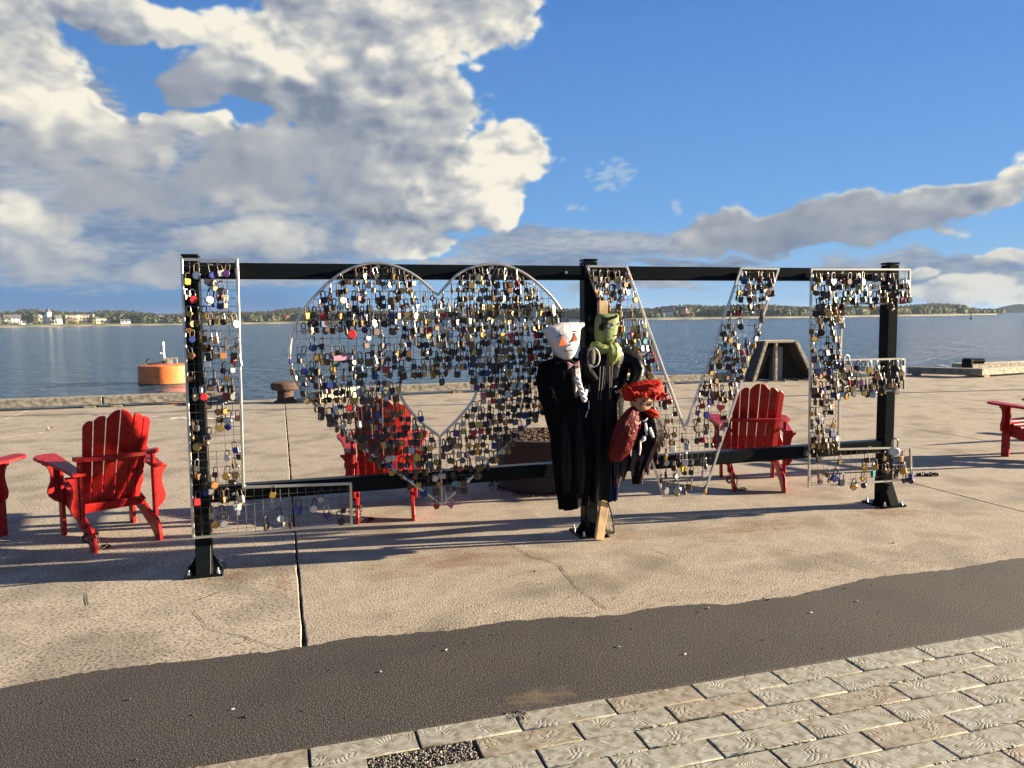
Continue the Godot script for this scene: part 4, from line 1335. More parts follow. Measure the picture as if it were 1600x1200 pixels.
func make_locks() -> void:
	rng.seed = 777
	var lock_mats := {}
	for k in TINTS:
		var c: Array = TINTS[k]
		lock_mats[k] = mat(lin(c[0], c[1], c[2]), c[3], c[4])
	var shackle_mats := [mat(lin(0.34, 0.33, 0.31), 0.28, 0.95), mat(lin(0.07, 0.05, 0.038), 0.42, 0.7), mat(lin(0.014, 0.013, 0.013), 0.4, 0.0)]
	var bag := ["bronze", "bronze", "bronze", "bronze", "bronze", "bronze", "brown", "brown", "brown", "brown", "brown", "brown", "brown", "gray", "gray", "gray", "black", "black", "black", "black", "brass", "brass", "brass", "copper", "steel", "steel", "steel", "bronze", "brown", "blue", "red", "cream", "bronze", "brown", "black"]
	var all := letters()
	var locks := []
	for key in all:
		var polys: Array = all[key]
		var top := -9.0
		var lo := 9.0
		var left := 9.0
		var right := -9.0
		for p in polys[0]:
			top = maxf(top, p.y)
			lo = minf(lo, p.y)
			left = minf(left, p.x)
			right = maxf(right, p.x)
		for m in NAMED[key]: # body middle given: hang it from the wire that fits
			var scale: float = m[3] * 1.02
			var y: float = m[1] + 0.049 * scale
			var row := maxi(0, roundi((top - 0.035 - y) / PITCH))
			locks.append({"key": key, "x": m[0], "y": top - 0.035 - row * PITCH, "row": row, "color": m[2].split(" ")[0], "shape": m[2].split(" ")[1], "s": scale, "named": true})
		var named := locks.filter(func(l): return l.key == key)
		var row := 0
		var y := top - 0.035
		while y > lo + 0.04:
			var h := crossings(polys, y, true)
			for i in range(0, h.size() - 1, 2):
				var x: float = h[i] + 0.02
				while x < h[i + 1] - 0.012:
					var p := Vector2(x + rng.randf_range(-0.012, 0.012), y)
					var s := rng.randf_range(0.82, 1.28) * (1.12 if key == "E" else 1.05 if key == "V" else 1.0)
					var clear := rng.randf() < lock_chance(key, p)
					for q in named:
						if absf(q.x - p.x) < 0.026 * q.s and absf(q.y - p.y) < 0.045:
							clear = false
					if clear:
						var sh := rng.randf()
						locks.append({"key": key, "x": p.x, "y": y, "row": row, "color": bag[rng.randi_range(0, bag.size() - 1)], "shape": "square" if sh < 0.66 else "round" if sh < 0.86 else "oval" if sh < 0.96 else "heart", "s": s, "named": false})
					x += rng.randf_range(0.024, 0.040)
			y -= PITCH
			row += 1
	# how each one hangs, and how large it shows
	for l in locks:
		l.yaw = rng.randf_range(-0.25, 0.55) if l.named else clampf(rng.randfn() * 0.8 + 0.1, -1.5, 1.5)
		l.roll = rng.randf_range(-0.22, 0.22)
		l.tall = 1.0 if rng.randf() < 0.75 else rng.randf_range(1.1, 1.5)
		l.hook = [0, 1, 1, 2, 2][rng.randi_range(0, 4)]
		var hidden: bool = l.x > 2.27 and l.x < 2.99 and l.y < 1.58
		var shown: float = l.s * l.s / Vector3(l.x - 0.53, l.y - 1.6, 5.1).length_squared() * (0.35 + absf(cos(l.yaw + 0.2)))
		l.show = (1000.0 if l.named else 0.0) + shown - (500.0 if hidden else 0.0)
	# place in the row, for telling them apart
	locks.sort_custom(func(a, b): return a.key + "%03d" % a.row + "%06d" % int(a.x * 10000) < b.key + "%03d" % b.row + "%06d" % int(b.x * 10000))
	var at := 0
	var last := ""
	var looks := {}
	for l in locks:
		var k: String = l.key + str(l.row)
		at = at + 1 if k == last else 1
		last = k
		l.place = at
		var look: String = l.color + l.shape + l.key
		looks[look] = looks.get(look, 0) + 1
	var order := locks.duplicate()
	order.sort_custom(func(a, b): return a.show > b.show)
	var chosen := {}
	for i in mini(300, order.size()):
		chosen[order[i]] = true
	var body_meshes := {}
	for sh in ["square", "round", "oval", "heart"]:
		var g := Geo.new()
		lock_body(sh, g, Transform3D())
		body_meshes[sh] = g.done(null)
	var shackle_meshes := []
	for tl in [1.0, 1.25]:
		var g := Geo.new()
		lock_shackle(g, Transform3D(), tl)
		shackle_meshes.append(g.done(null))
	var rest := {}
	var where := {"L": "the letter L", "heart": "the heart", "V": "the letter V", "E": "the letter E"}
	var first := true
	for l in locks:
		var z := WIRE_Z + 0.0018 + rng.randf_range(0.0, 0.016)
		var t := Transform3D(Basis.from_euler(Vector3(rng.randf_range(-0.1, 0.05), l.yaw, l.roll)).scaled(Vector3.ONE * l.s), Vector3(l.x, l.y + 0.0035, z))
		if chosen.has(l):
			var words: String = {"steel": "silver", "gray": "grey", "cream": "cream"}.get(l.color, l.color)
			var label: String
			if looks[l.color + l.shape + l.key] == 1:
				label = "the one %s %s padlock on %s of the sign" % [words, l.shape, where[l.key]]
			else:
				label = "%s %s padlock, %s from the left on wire row %s of %s" % [words, l.shape, ordinal(l.place), ordinal(l.row + 1), where[l.key]]
			var o := thing("padlock", label, "padlock", t, "padlocks hung on the love sign")
			var b := put("body", body_meshes[l.shape], o)
			b.material_override = lock_mats[l.color]
			var s := put("shackle", shackle_meshes[0 if l.tall == 1.0 else 1], o)
			s.material_override = shackle_mats[l.hook]
		else:
			if not rest.has(l.color):
				rest[l.color] = Geo.new()
			if not rest.has("hook%d" % l.hook):
				rest["hook%d" % l.hook] = Geo.new()
			lock_body(l.shape, rest[l.color], t)
			lock_shackle(rest["hook%d" % l.hook], t, 1.0 if l.tall == 1.0 else 1.25)
	var mesh := ArrayMesh.new()
	for k in rest:
		mesh = rest[k].done(shackle_mats[int(k.right(1))] if k.begins_with("hook") else lock_mats[k], mesh)
	var many := put("smaller_padlocks", mesh)
	tag(many, "hundreds of further small padlocks crowding the mesh of the sign", "padlocks")
	many.set_meta("kind", "stuff")
	print("locks ", locks.size())
	# odds and ends tied to the mesh
	var g := Geo.new()
	g.box(T(0.925, 1.352, 0.072, 0.1, 0.0, 0.06), Vector3(0.125, 0.036, 0.012), 0.004)
	var plate := build("name_plate", g, mat(lin(0.42, 0.24, 0.32), 0.5))
	tag(plate, "pink and white plate tied across the heart's left side", "plate")


# ---------------------------------------------------------------- garden chairs
func make_chair(called: String) -> Node3D:
	# sits at the origin facing -z
	var o := Node3D.new()
	o.name = called
	add_child(o, true)
	var m: Material = mats.red
	var g: Geo
	for s in [-1.0, 1.0]:
		g = Geo.new()
		g.box(T(s * 0.262, 0.283, -0.245), Vector3(0.028, 0.566, 0.088), 0.004)
		var leg := build("front_leg", g, m, o)
		g = Geo.new() # curved bracket under the arm, outside the leg
		var br := PackedVector2Array([Vector2(0, 0.56), Vector2(0.112, 0.56), Vector2(0.110, 0.545), Vector2(0.088, 0.535), Vector2(0.066, 0.505), Vector2(0.055, 0.46), Vector2(0.060, 0.41), Vector2(0.078, 0.37), Vector2(0.086, 0.335), Vector2(0.075, 0.30), Vector2(0.045, 0.27), Vector2(0, 0.245)])
		g.prism(br, 0.03, 0.004, Transform3D(Basis(Vector3(s, 0, 0), Vector3.UP, Vector3(0, 0, s)), Vector3(s * 0.276, 0.004, -0.245)))
		build("bracket", g, m, leg)
		g = Geo.new()
		g.prism(PackedVector2Array([Vector2(-0.315, 0.355), Vector2(-0.30, 0.375), Vector2(0.0, 0.285), Vector2(0.30, 0.175), Vector2(0.39, 0.16), Vector2(0.44, 0.12), Vector2(0.462, 0.05), Vector2(0.46, 0.0), Vector2(0.375, 0.0), Vector2(0.30, 0.06), Vector2(0.05, 0.16), Vector2(-0.29, 0.245), Vector2(-0.315, 0.27)]), 0.028, 0.004, Transform3D(Basis(Vector3.BACK, Vector3.UP, Vector3.LEFT), Vector3(s * 0.232, 0, 0)))
		build("side_rail", g, m, o)
		g = Geo.new()
		g.box(T(s * 0.262, 0.40, 0.285), Vector3(0.028, 0.50, 0.05), 0.004)
		var rear := build("rear_post", g, m, o)
		g = Geo.new()
		g.prism(br, 0.03, 0.004, Transform3D(Basis(Vector3(s * 0.8, 0, 0), Vector3.UP, Vector3(0, 0, s)), Vector3(s * 0.276, -0.036, 0.285)))
		build("bracket", g, m, rear)
		g = Geo.new() # paddle arm
		var arm := PackedVector2Array([Vector2(0.235, 0.34), Vector2(0.245, -0.38), Vector2(0.265, -0.41), Vector2(0.35, -0.415), Vector2(0.40, -0.39), Vector2(0.425, -0.33), Vector2(0.415, -0.24), Vector2(0.375, -0.10), Vector2(0.345, 0.10), Vector2(0.325, 0.34)])
		g.prism(arm, 0.024, 0.005, Transform3D(Basis(Vector3.RIGHT, 0.075), Vector3(0, 0.562, 0)) * Transform3D(Basis(Vector3(s, 0, 0), Vector3(0, 0, 1), Vector3(0, -s, 0)), Vector3.ZERO))
		build("armrest", g, m, o)
	for i in 6: # seat boards
		var f := i / 5.0
		g = Geo.new()
		g.box(T(0, lerpf(0.385, 0.268, f), lerpf(-0.285, 0.105, f), 0, 0.29, 0), Vector3(0.49, 0.02, 0.074), 0.005)
		build("seat_slat", g, m, o)
	g = Geo.new()
	g.box(T(0, 0.318, -0.318), Vector3(0.492, 0.10, 0.022), 0.005)
	build("front_apron", g, m, o)
	# back of six fanned boards on a hollow curve
	var tilt := 0.385
	var back := Transform3D(Basis(Vector3.RIGHT, tilt), Vector3(0, 0.245, 0.135))
	var wid := [0.085, 0.074, 0.066]
	var topy := [0.795, 0.75, 0.705]
	var x0 := 0.004
	for i in 3:
		var w: float = wid[i]
		for s in [-1.0, 1.0]:
			var cx: float = x0 + w * 0.5
			var ang: float = cx / 0.50
			var poly := PackedVector2Array([Vector2(-w * 0.46, 0.0), Vector2(w * 0.46, 0.0), Vector2(w * 0.5, 0.3)])
			for k in 9:
				var p := 1.0 - k / 8.0
				var drop: float = [0.072, 0.044, 0.052][i] * pow(p, 2.4 if i == 0 else 3.0)
				if i > 0 and p < 0.2:
					drop += (0.2 - p) * 0.03
				poly.append(Vector2(lerpf(-w * 0.5, w * 0.5, p), topy[i] - drop))
			poly.append(Vector2(-w * 0.5, 0.3))
			if s < 0.0:
				for k in poly.size():
					poly[k].x = -poly[k].x
			# upper end fans out a little
			for k in poly.size():
				poly[k].x = poly[k].x * lerpf(0.90, 1.06, poly[k].y / 0.8) + s * cx * (lerpf(0.90, 1.06, poly[k].y / 0.8) - 1.0)
			var pos := Vector3(s * 0.50 * sin(ang), 0, -0.50 * (1.0 - cos(ang)))
			g = Geo.new()
			g.prism(poly, 0.019, 0.004, back * Transform3D(Basis(Vector3.UP, s * ang), pos))
			build("back_slat", g, m, o)
		x0 += w + 0.006
	# bowed rail behind the back at arm height
	g = Geo.new()
	var rings := []
	for k in 13:
		var f := k / 12.0 * 2.0 - 1.0
		var z := 0.392 - 0.085 * f * f
		var x := f * 0.30
		var y := 0.645
		rings.append(PackedVector3Array([Vector3(x, y + 0.014, z - 0.055), Vector3(x, y + 0.014, z + 0.02), Vector3(x, y - 0.014, z + 0.02), Vector3(x, y - 0.014, z - 0.055)]))
	for k in 12:
		var A: PackedVector3Array = rings[k]
		var B: PackedVector3Array = rings[k + 1]
		var dir := (B[1] - A[1]).normalized()
		var outn := Vector3(-dir.z, 0, dir.x)
		if outn.z < 0.0:
			outn = -outn
		g.quad(A[0], A[1], B[1], B[0], Vector3.UP)
		g.quad(A[1], A[2], B[2], B[1], outn)
		g.quad(A[2], A[3], B[3], B[2], Vector3.DOWN)
		g.quad(A[3], A[0], B[0], B[3], -outn)
	g.quad(rings[0][0], rings[0][1], rings[0][2], rings[0][3], Vector3.LEFT)
	g.quad(rings[12][0], rings[12][1], rings[12][2], rings[12][3], Vector3.RIGHT)
	build("back_rail", g, m, o)
	g = Geo.new()
	g.box(T(0, 0.262, 0.175, 0, tilt, 0), Vector3(0.436, 0.07, 0.022), 0.004)
	build("lower_rail", g, m, o)
	return o


func make_chain(label: String, at: Transform3D, pts: PackedVector3Array) -> void:
	var g := Geo.new()
	var d := 0.0
	var k := 0
	for i in pts.size() - 1:
		var seg := pts[i].distance_to(pts[i + 1])
		while d < seg:
			var p := pts[i].lerp(pts[i + 1], d / seg)
			var dir := (pts[i + 1] - pts[i]).normalized()
			var side := dir.cross(Vector3.UP if absf(dir.y) < 0.9 else Vector3.RIGHT).normalized()
			if k % 2:
				side = side.cross(dir)
			var ring := PackedVector3Array()
			for j in 8:
				var a := TAU * j / 8.0
				ring.append(p + dir * cos(a) * 0.017 + side * sin(a) * 0.010)
			g.tube(ring, 0.0036, 4, true)
			d += 0.025
			k += 1
		d -= seg
	var o := put("chain", g.done(mats.chain), self, at)
	tag(o, label, "chain", "chains that hold the chairs")


func place(o: Node3D, x: float, z: float, yaw: float, label: String) -> void:
	o.transform = Transform3D(Basis(Vector3.UP, yaw).scaled_local(Vector3(0.94, 1.0, 1.0)), Vector3(x, 0.001, z))
	tag(o, label, "chair", "red slatted garden chairs")


func make_chairs() -> void:
	mats.chain = mat(lin(0.035, 0.028, 0.022), 0.45, 0.6)
	var first := make_chair("garden_chair")
	var spots := [
		[-0.745, -1.21, 0.47, "red slatted garden chair left of the letter L, seen whole from behind"],
		[1.343, -1.30, -0.12, "red slatted garden chair standing behind the heart"],
		[4.82, -1.17, -0.43, "red slatted garden chair between the letter V and the letter E"],
		[-1.864, -1.383, -0.66, "red slatted garden chair cut off by the left edge of the picture"],
		[8.486, -1.154, 0.12, "red slatted garden chair cut off by the right edge of the picture"],
		[12.5, -1.92, 0.0, "red slatted garden chair just past the picture's right edge"]]
	for i in spots.size():
		var c: Node3D = first if i == 0 else first.duplicate()
		if i:
			c.name = "garden_chair_%03d" % i
			add_child(c, true)
		place(c, spots[i][0], spots[i][1], spots[i][2], spots[i][3])
	# a chain locked round one rear foot of each
	var loop := PackedVector3Array()
	for k in 9:
		var a := TAU * k / 8.0
		loop.append(Vector3(-0.232 + cos(a) * 0.045, 0.11 + 0.012 * sin(a * 2.0) + cos(a) * 0.02, 0.395 + sin(a) * 0.075))
	loop.append_array(PackedVector3Array([Vector3(-0.20, 0.03, 0.44), Vector3(-0.13, 0.008, 0.40), Vector3(-0.10, 0.008, 0.34), Vector3(-0.14, 0.008, 0.30)]))
	make_chain("dark chain round the foot of the chair left of the letter L", T(spots[0][0], 0, spots[0][1], spots[0][2]), loop)
	make_chain("dark chain at the foot of the chair behind the heart", T(spots[1][0], 0, spots[1][1], spots[1][2]), loop)
	make_chain("dark chain round the foot of the chair beside the letter V", T(spots[2][0], 0, spots[2][1], spots[2][2]), loop)
	var heap := PackedVector3Array()
	for k in 26:
		heap.append(Vector3(k * 0.008 + 0.012 * sin(k * 2.1), 0.008 + 0.012 * absf(sin(k * 1.3)), 0.03 * sin(k * 2.7)))
	make_chain("short dark chain lying on the concrete right of the letter E", T(6.50, 0, -0.86, -0.3), heap)


# ---------------------------------------------------------------- along the wharf edge
func timber(x0: float, z0: float, x1: float, z1: float, m: Material, label: String, blocks := true) -> void:
	var a := Vector3(x0, 0, z0)
	var b := Vector3(x1, 0, z1)
	var len := a.distance_to(b)
	var yaw := -atan2(z1 - z0, x1 - x0)
	var o := thing("kerb_timber", label, "kerb timber", Transform3D(Basis(Vector3.UP, yaw), (a + b) * 0.5), "timbers along the wharf edge")
	var g := Geo.new()
	g.box(T(0, 0.130, -0.125), Vector3(len - 0.012, 0.165, 0.25), 0.012)
	build("beam", g, m, o)
	var n := maxi(2, int(len / 1.1))
	for k in n:
		g = Geo.new()
		g.box(T(lerpf(-len * 0.5 + 0.22, len * 0.5 - 0.22, float(k) / (n - 1)), 0.0235, -0.125), Vector3(0.20, 0.047, 0.22), 0.004)
		build("block", g, m, o)


func bollard(label: String, x: float, z: float, sc: float, yaw := 0.0) -> void:
	var o := thing("bollard", label, "bollard", Transform3D(Basis(Vector3.UP, yaw).scaled(Vector3.ONE * sc), Vector3(x, 0, z)))
	var g := Geo.new()
	g.lathe(PackedVector2Array([Vector2(0.22, 0), Vector2(0.215, 0.03), Vector2(0.165, 0.05), Vector2(0.152, 0.12), Vector2(0.152, 0.235)]), 28, Transform3D())
	build("shaft", g, mats.rust, o)
	g = Geo.new()
	g.lathe(PackedVector2Array([Vector2(0.15, 0.225), Vector2(0.25, 0.245), Vector2(0.272, 0.275), Vector2(0.275, 0.35), Vector2(0.255, 0.385), Vector2(0.15, 0.405), Vector2(0, 0.41)]), 28, Transform3D())
	build("head", g, mats.rust, o)


func make_wharf_things() -> void:
	timber(-15.0, -10.86, -6.92, -10.86, mats.timber, "long grey kerb timber on the wharf edge, furthest left")
	timber(-6.91, -10.86, -2.68, -10.86, mats.timber, "weathered grey kerb timber ending above the left chair")
	timber(-2.67, -10.86, -0.34, -10.86, mats.timber, "grey kerb timber whose end shows inside the letter L")
	timber(1.26, -10.0, 2.14, -11.0, mats.timber_sunlit, "pale sunlit timber set aslant behind the heart's left side")
	timber(2.2, -10.86, 6.1, -10.86, mats.timber, "grey kerb timber seen through the hole in the heart")
	timber(6.11, -10.86, 10.9, -10.86, mats.timber, "grey kerb timber seen between the arms of the letter V")
	timber(13.4, -10.86, 16.0, -10.86, mats.timber, "grey kerb timber behind the letter E")
	timber(16.0, -10.86, 16.93, -9.5, mats.timber, "dark kerb timber running towards the viewer right of the letter E")
	timber(16.96, -9.5, 19.4, -9.86, mats.timber_sunlit, "pale kerb timber by the right edge, beneath the black bollard")
	bollard("rusty mushroom bollard on the wharf edge left of the heart", 0.62, -10.45, 1.0)
	bollard("brown bollard half hidden behind the letter E's left side", 13.1, -11.25, 1.0)
	# black bollard with an overhanging head
	var o := thing("bollard", "black bollard with its head hanging over to the right, by the right edge", "bollard", T(18.02, 0, -10.9))
	var g := Geo.new()
	g.lathe(PackedVector2Array([Vector2(0.2, 0), Vector2(0.19, 0.04), Vector2(0.14, 0.06), Vector2(0.13, 0.34), Vector2(0.10, 0.37), Vector2(0, 0.38)]), 20, Transform3D())
	build("shaft", g, mats.paint_black, o)
	g = Geo.new()
	g.tube(PackedVector3Array([Vector3(-0.13, 0.31, 0), Vector3(-0.1, 0.31, 0), Vector3(0.5, 0.29, 0.02), Vector3(0.54, 0.29, 0.02)]), [0.05, 0.085, 0.075, 0.04], 14)
	build("head", g, mats.paint_black, o)
	g = Geo.new()
	g.box(T(19.6, 0.1, -11.5), Vector3(2.6, 0.2, 0.35), 0.02)
	tag(build("kerb_timber", g, mats.timber_sunlit), "pale kerb timber behind the black bollard, at the right edge", "kerb timber", "timbers along the wharf edge")
	# hose stand: a slant sided concrete housing, open in front
	o = thing("hose_stand", "slant sided concrete housing with a dark open front on the wharf edge", "hose stand", T(12.15, 0, -10.66, -0.10))
	g = Geo.new()
	g.box(T(-0.10, 0.945, -0.28), Vector3(0.82, 0.055, 0.60), 0.008)
	build("top_slab", g, mats.timber_sunlit, o)  # top and front post are lightened to look sunlit
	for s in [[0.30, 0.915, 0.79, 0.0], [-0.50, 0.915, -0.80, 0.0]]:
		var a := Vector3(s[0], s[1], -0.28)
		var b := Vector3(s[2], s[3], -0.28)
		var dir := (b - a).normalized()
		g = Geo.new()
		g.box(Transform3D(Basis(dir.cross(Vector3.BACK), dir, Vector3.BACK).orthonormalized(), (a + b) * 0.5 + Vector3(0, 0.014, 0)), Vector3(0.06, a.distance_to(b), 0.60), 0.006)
		var side := build("side_slab", g, mat(lin(0.05, 0.045, 0.038), 0.9), o)  # near black colour stands in for the shade inside the housing
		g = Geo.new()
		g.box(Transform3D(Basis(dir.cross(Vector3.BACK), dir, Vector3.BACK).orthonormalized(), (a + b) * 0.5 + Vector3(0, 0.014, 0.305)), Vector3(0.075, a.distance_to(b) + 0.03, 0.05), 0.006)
		build("lit_edge", g, mats.timber_sunlit, side)  # pale strip paints the sunlit front edge of the slab
	g = Geo.new()
	g.box(T(-0.215, 0.457, -0.02), Vector3(0.055, 0.914, 0.075), 0.005)
	build("front_post", g, mats.timber_sunlit, o)
	g = Geo.new()
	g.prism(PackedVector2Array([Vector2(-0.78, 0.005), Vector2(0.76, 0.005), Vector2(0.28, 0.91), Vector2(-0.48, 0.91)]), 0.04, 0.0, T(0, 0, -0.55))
	build("back_slab", g, mat(lin(0.03, 0.026, 0.022), 0.9), o)  # back darkened as well, shade painted into its colour
	g = Geo.new()
	g.box(T(-0.02, 0.41, -0.36), Vector3(0.26, 0.80, 0.2), 0.01)
	build("inner_box", g, mat(lin(0.16, 0.18, 0.21), 0.6), o)
	for q in [[0.0, 0.03], [0.075, 0.03]]:
		g = Geo.new()
		g.tube(PackedVector3Array([Vector3(-0.70 + q[0], 0.02, -0.15), Vector3(-0.62 + q[0], 0.25, -0.13), Vector3(-0.5 + q[0], 0.52, -0.13), Vector3(-0.36 + q[0] * 0.7, 0.75, -0.15), Vector3(-0.27, 0.84, -0.2)]), q[1], 8)
		build("hose", g, mat(lin(0.012, 0.012, 0.014), 0.5), o)
	# litter blown along its foot
	rng.seed = 31
	g = Geo.new()
	for i in 60:
		var s := rng.randf_range(0.01, 0.035)
		g.box(Transform3D(Basis.from_euler(Vector3(rng.randf(), rng.randf() * 6.0, rng.randf())), Vector3(12.15 + rng.randf_range(-0.8, 0.85), s * 0.3, -10.60 + rng.randf_range(-0.05, 0.22))), Vector3(s * 2.0, s * 0.5, s))
	var li := build("litter", g, mat(lin(0.20, 0.17, 0.13), 0.9))
	tag(li, "dry litter lying along the foot of the concrete hose housing", "litter")
	li.set_meta("kind", "stuff")
	# mooring buoy
	var bc := bearing(-7.35, 43.9, -1.6)
	o = thing("mooring_buoy", "round orange mooring buoy with a white mast floating off the wharf", "buoy", Transform3D(Basis(Vector3.UP, 0.1), bc))
	var orange := surfaced(lin(0.74, 0.20, 0.045), 0.55, noise_tex(256, 72, 0.02, 4, [[0.0, gray(0.75)], [0.5, gray(0.95)], [1.0, gray(1.0)]]), 0.5, null, 1.0, null, 0.0)
	g = Geo.new()
	g.lathe(PackedVector2Array([Vector2(1.36, -0.5), Vector2(1.40, 0.05), Vector2(1.40, 0.90), Vector2(1.37, 0.95), Vector2(0.0, 1.0)]), 44, Transform3D())
	build("float", g, orange, o)
	g = Geo.new()
	g.lathe(PackedVector2Array([Vector2(1.405, -0.3), Vector2(1.412, 0.03), Vector2(1.405, 0.045)]), 44, Transform3D())
	build("waterline_band", g, mat(lin(0.02, 0.018, 0.016), 0.8), o)
	var wm := mat(lin(0.70, 0.70, 0.66), 0.5)
	g = Geo.new()
	g.tube(PackedVector3Array([Vector3(-0.12, 0.97, 0.2), Vector3(-0.14, 1.9, 0.2)]), 0.055, 10)
	g.tube(PackedVector3Array([Vector3(-0.14, 1.9, 0.2), Vector3(-0.17, 2.14, 0.2)]), 0.085, 10)
	build("mast", g, wm, o)
	g = Geo.new()
	g.tube(PackedVector3Array([Vector3(-0.14, 1.55, 0.2), Vector3(-0.30, 1.56, 0.2)]), 0.05, 8)
	build("lamp_bracket", g, wm, o)
	g = Geo.new()
	g.box(T(0.17, 1.27, 0.2), Vector3(0.72, 0.09, 0.14), 0.02)
	g.box(T(0.46, 1.10, 0.2), Vector3(0.10, 0.30, 0.14), 0.02)
	g.box(T(0.12, 1.10, 0.2), Vector3(0.28, 0.26, 0.3), 0.02)
	build("mooring_bitt", g, mats.timber, o)
	g = Geo.new()
	g.tube(PackedVector3Array([Vector3(-0.1, 1.12, 0.2), Vector3(-0.5, 1.05, 0.3), Vector3(-0.85, 1.04, 0.35), Vector3(-0.95, 1.16, 0.35), Vector3(-0.82, 1.27, 0.35)]), 0.06, 8)
	build("mooring_hook", g, mat(lin(0.02, 0.025, 0.03), 0.5), o)
	# tub planter behind the sign
	o = thing("tub_planter", "dark brown round tub planter with dry mulch, behind the scarecrows", "planter", T(2.90, 0, -1.71))
	g = Geo.new()
	g.lathe(PackedVector2Array([Vector2(0.40, 0.0), Vector2(0.42, 0.02), Vector2(0.45, 0.44), Vector2(0.47, 0.45), Vector2(0.47, 0.49), Vector2(0.43, 0.49), Vector2(0.42, 0.45)]), 40, Transform3D())
	build("tub", g, mat(lin(0.014, 0.012, 0.011), 0.7), o)
	rng.seed = 41
	g = Geo.new()
	g.lathe(PackedVector2Array([Vector2(0.43, 0.44), Vector2(0.0, 0.47)]), 24, Transform3D())
	for i in 900:
		var a := rng.randf() * TAU
		var r := sqrt(rng.randf()) * 0.42
		var s := rng.randf_range(0.012, 0.035)
		g.box(Transform3D(Basis.from_euler(Vector3(rng.randf_range(-0.6, 0.6), rng.randf() * 6.0, rng.randf_range(-0.6, 0.6))), Vector3(cos(a) * r, 0.465 + rng.randf() * 0.03, sin(a) * r)), Vector3(s, s * 0.2, s * 0.4))
	build("mulch", g, mat(lin(0.10, 0.065, 0.042), 0.95), o).set_meta("kind", "stuff")
	g = Geo.new()
	for i in 260:
		var a := rng.randf() * TAU
		var r := 0.41 + absf(rng.randfn()) * 0.06
		var s := rng.randf_range(0.01, 0.03)
		g.box(Transform3D(Basis.from_euler(Vector3(rng.randf(), rng.randf() * 6.0, rng.randf())), Vector3(2.90 + cos(a) * r, 0.008, -1.71 + sin(a) * r)), Vector3(s, s * 0.3, s * 0.5))
	var du := build("leaf_litter", g, mat(lin(0.07, 0.045, 0.03), 0.95))
	tag(du, "brown leaf litter gathered round the foot of the tub planter", "litter")
	du.set_meta("kind", "stuff")
	# lamp post out to the right whose thin shadow crosses the deck
	o = thing("lamp_post", "tall slim grey lamp post standing off to the right", "lamp post", T(17.2, 0, -6.55))
	g = Geo.new()
	g.tube(PackedVector3Array([Vector3(0, 0, 0), Vector3(0, 5.6, 0)]), [0.06, 0.045], 10)
	g.lathe(PackedVector2Array([Vector2(0.14, 0), Vector2(0.13, 0.12), Vector2(0.06, 0.15)]), 12, Transform3D())
	build("pole", g, mats.bolt, o)
	g = Geo.new()
	g.lathe(PackedVector2Array([Vector2(0.0, 5.58), Vector2(0.2, 5.6), Vector2(0.18, 5.7), Vector2(0.0, 5.78)]), 14, Transform3D())
	build("lantern", g, mats.bolt, o)


# ---------------------------------------------------------------- scarecrows tied to the middle post
var cloth := FastNoiseLite.new()


func ring(x: float, y: float, z: float, rx: float, rz: float, fold: float, count := 9, slant := 0.0, seg := 44) -> PackedVector3Array:
	var out := PackedVector3Array()
	for k in seg:
		var a := TAU * k / seg
		var f := 1.0 + fold * (0.6 * sin(count * a + 1.3 + y * 2.0) + 0.5 * sin((count * 2 + 1) * a + y * 5.0) + 1.3 * cloth.get_noise_3d(cos(a) * 60.0 + x * 90.0, y * 45.0, sin(a) * 60.0))
		out.append(Vector3(x + cos(a) * rx * f, y + slant * cos(a) + fold * 0.02 * sin(5.0 * a), z + sin(a) * rz * f))
	return out


# a limb or a bundle of cloth along a line, one ring square to it at each point
func sleeve(pts: Array, radii: Array, fold: float, squash := 0.75) -> Array:
	var rings := []
	for i in pts.size():
		var dir: Vector3 = (pts[mini(i + 1, pts.size() - 1)] - pts[maxi(i - 1, 0)]).normalized()
		var sx := dir.cross(Vector3.BACK).normalized()
		var sz := sx.cross(dir).normalized()
		var row := PackedVector3Array()
		for k in 26:
			var a := TAU * k / 26.0
			var f := 1.0 + fold * (0.5 * sin(7.0 * a + i * 0.8) + 1.4 * cloth.get_noise_3d(cos(a) * 50.0, i * 14.0 + pts[i].x * 120.0, sin(a) * 50.0))
			row.append(pts[i] + (sx * cos(a) + sz * sin(a) * squash) * radii[i] * f)
		rings.append(row)
	return rings


func spread(keys: Array, per: int) -> Array:
	# keys: [x, y, z, rx, rz, fold] -> finer list, smoothed
	var out := []
	for i in keys.size() - 1:
		for k in per:
			var row := []
			for c in keys[i].size():
				var p0: float = keys[maxi(i - 1, 0)][c]
				var p3: float = keys[mini(i + 2, keys.size() - 1)][c]
				row.append(cubic_interpolate(keys[i][c], keys[i + 1][c], p0, p3, float(k) / per))
			out.append(row)
	out.append(keys[keys.size() - 1])
	return out


func robe(keys: Array, count: int, slant_end := 0.0) -> Array:
	var rings := []
	var all := spread(keys, 5)
	for i in all.size():
		var r: Array = all[i]
		rings.append(ring(r[0], r[1], r[2], r[3], r[4], r[5], count, slant_end * float(i) / all.size()))
	return rings


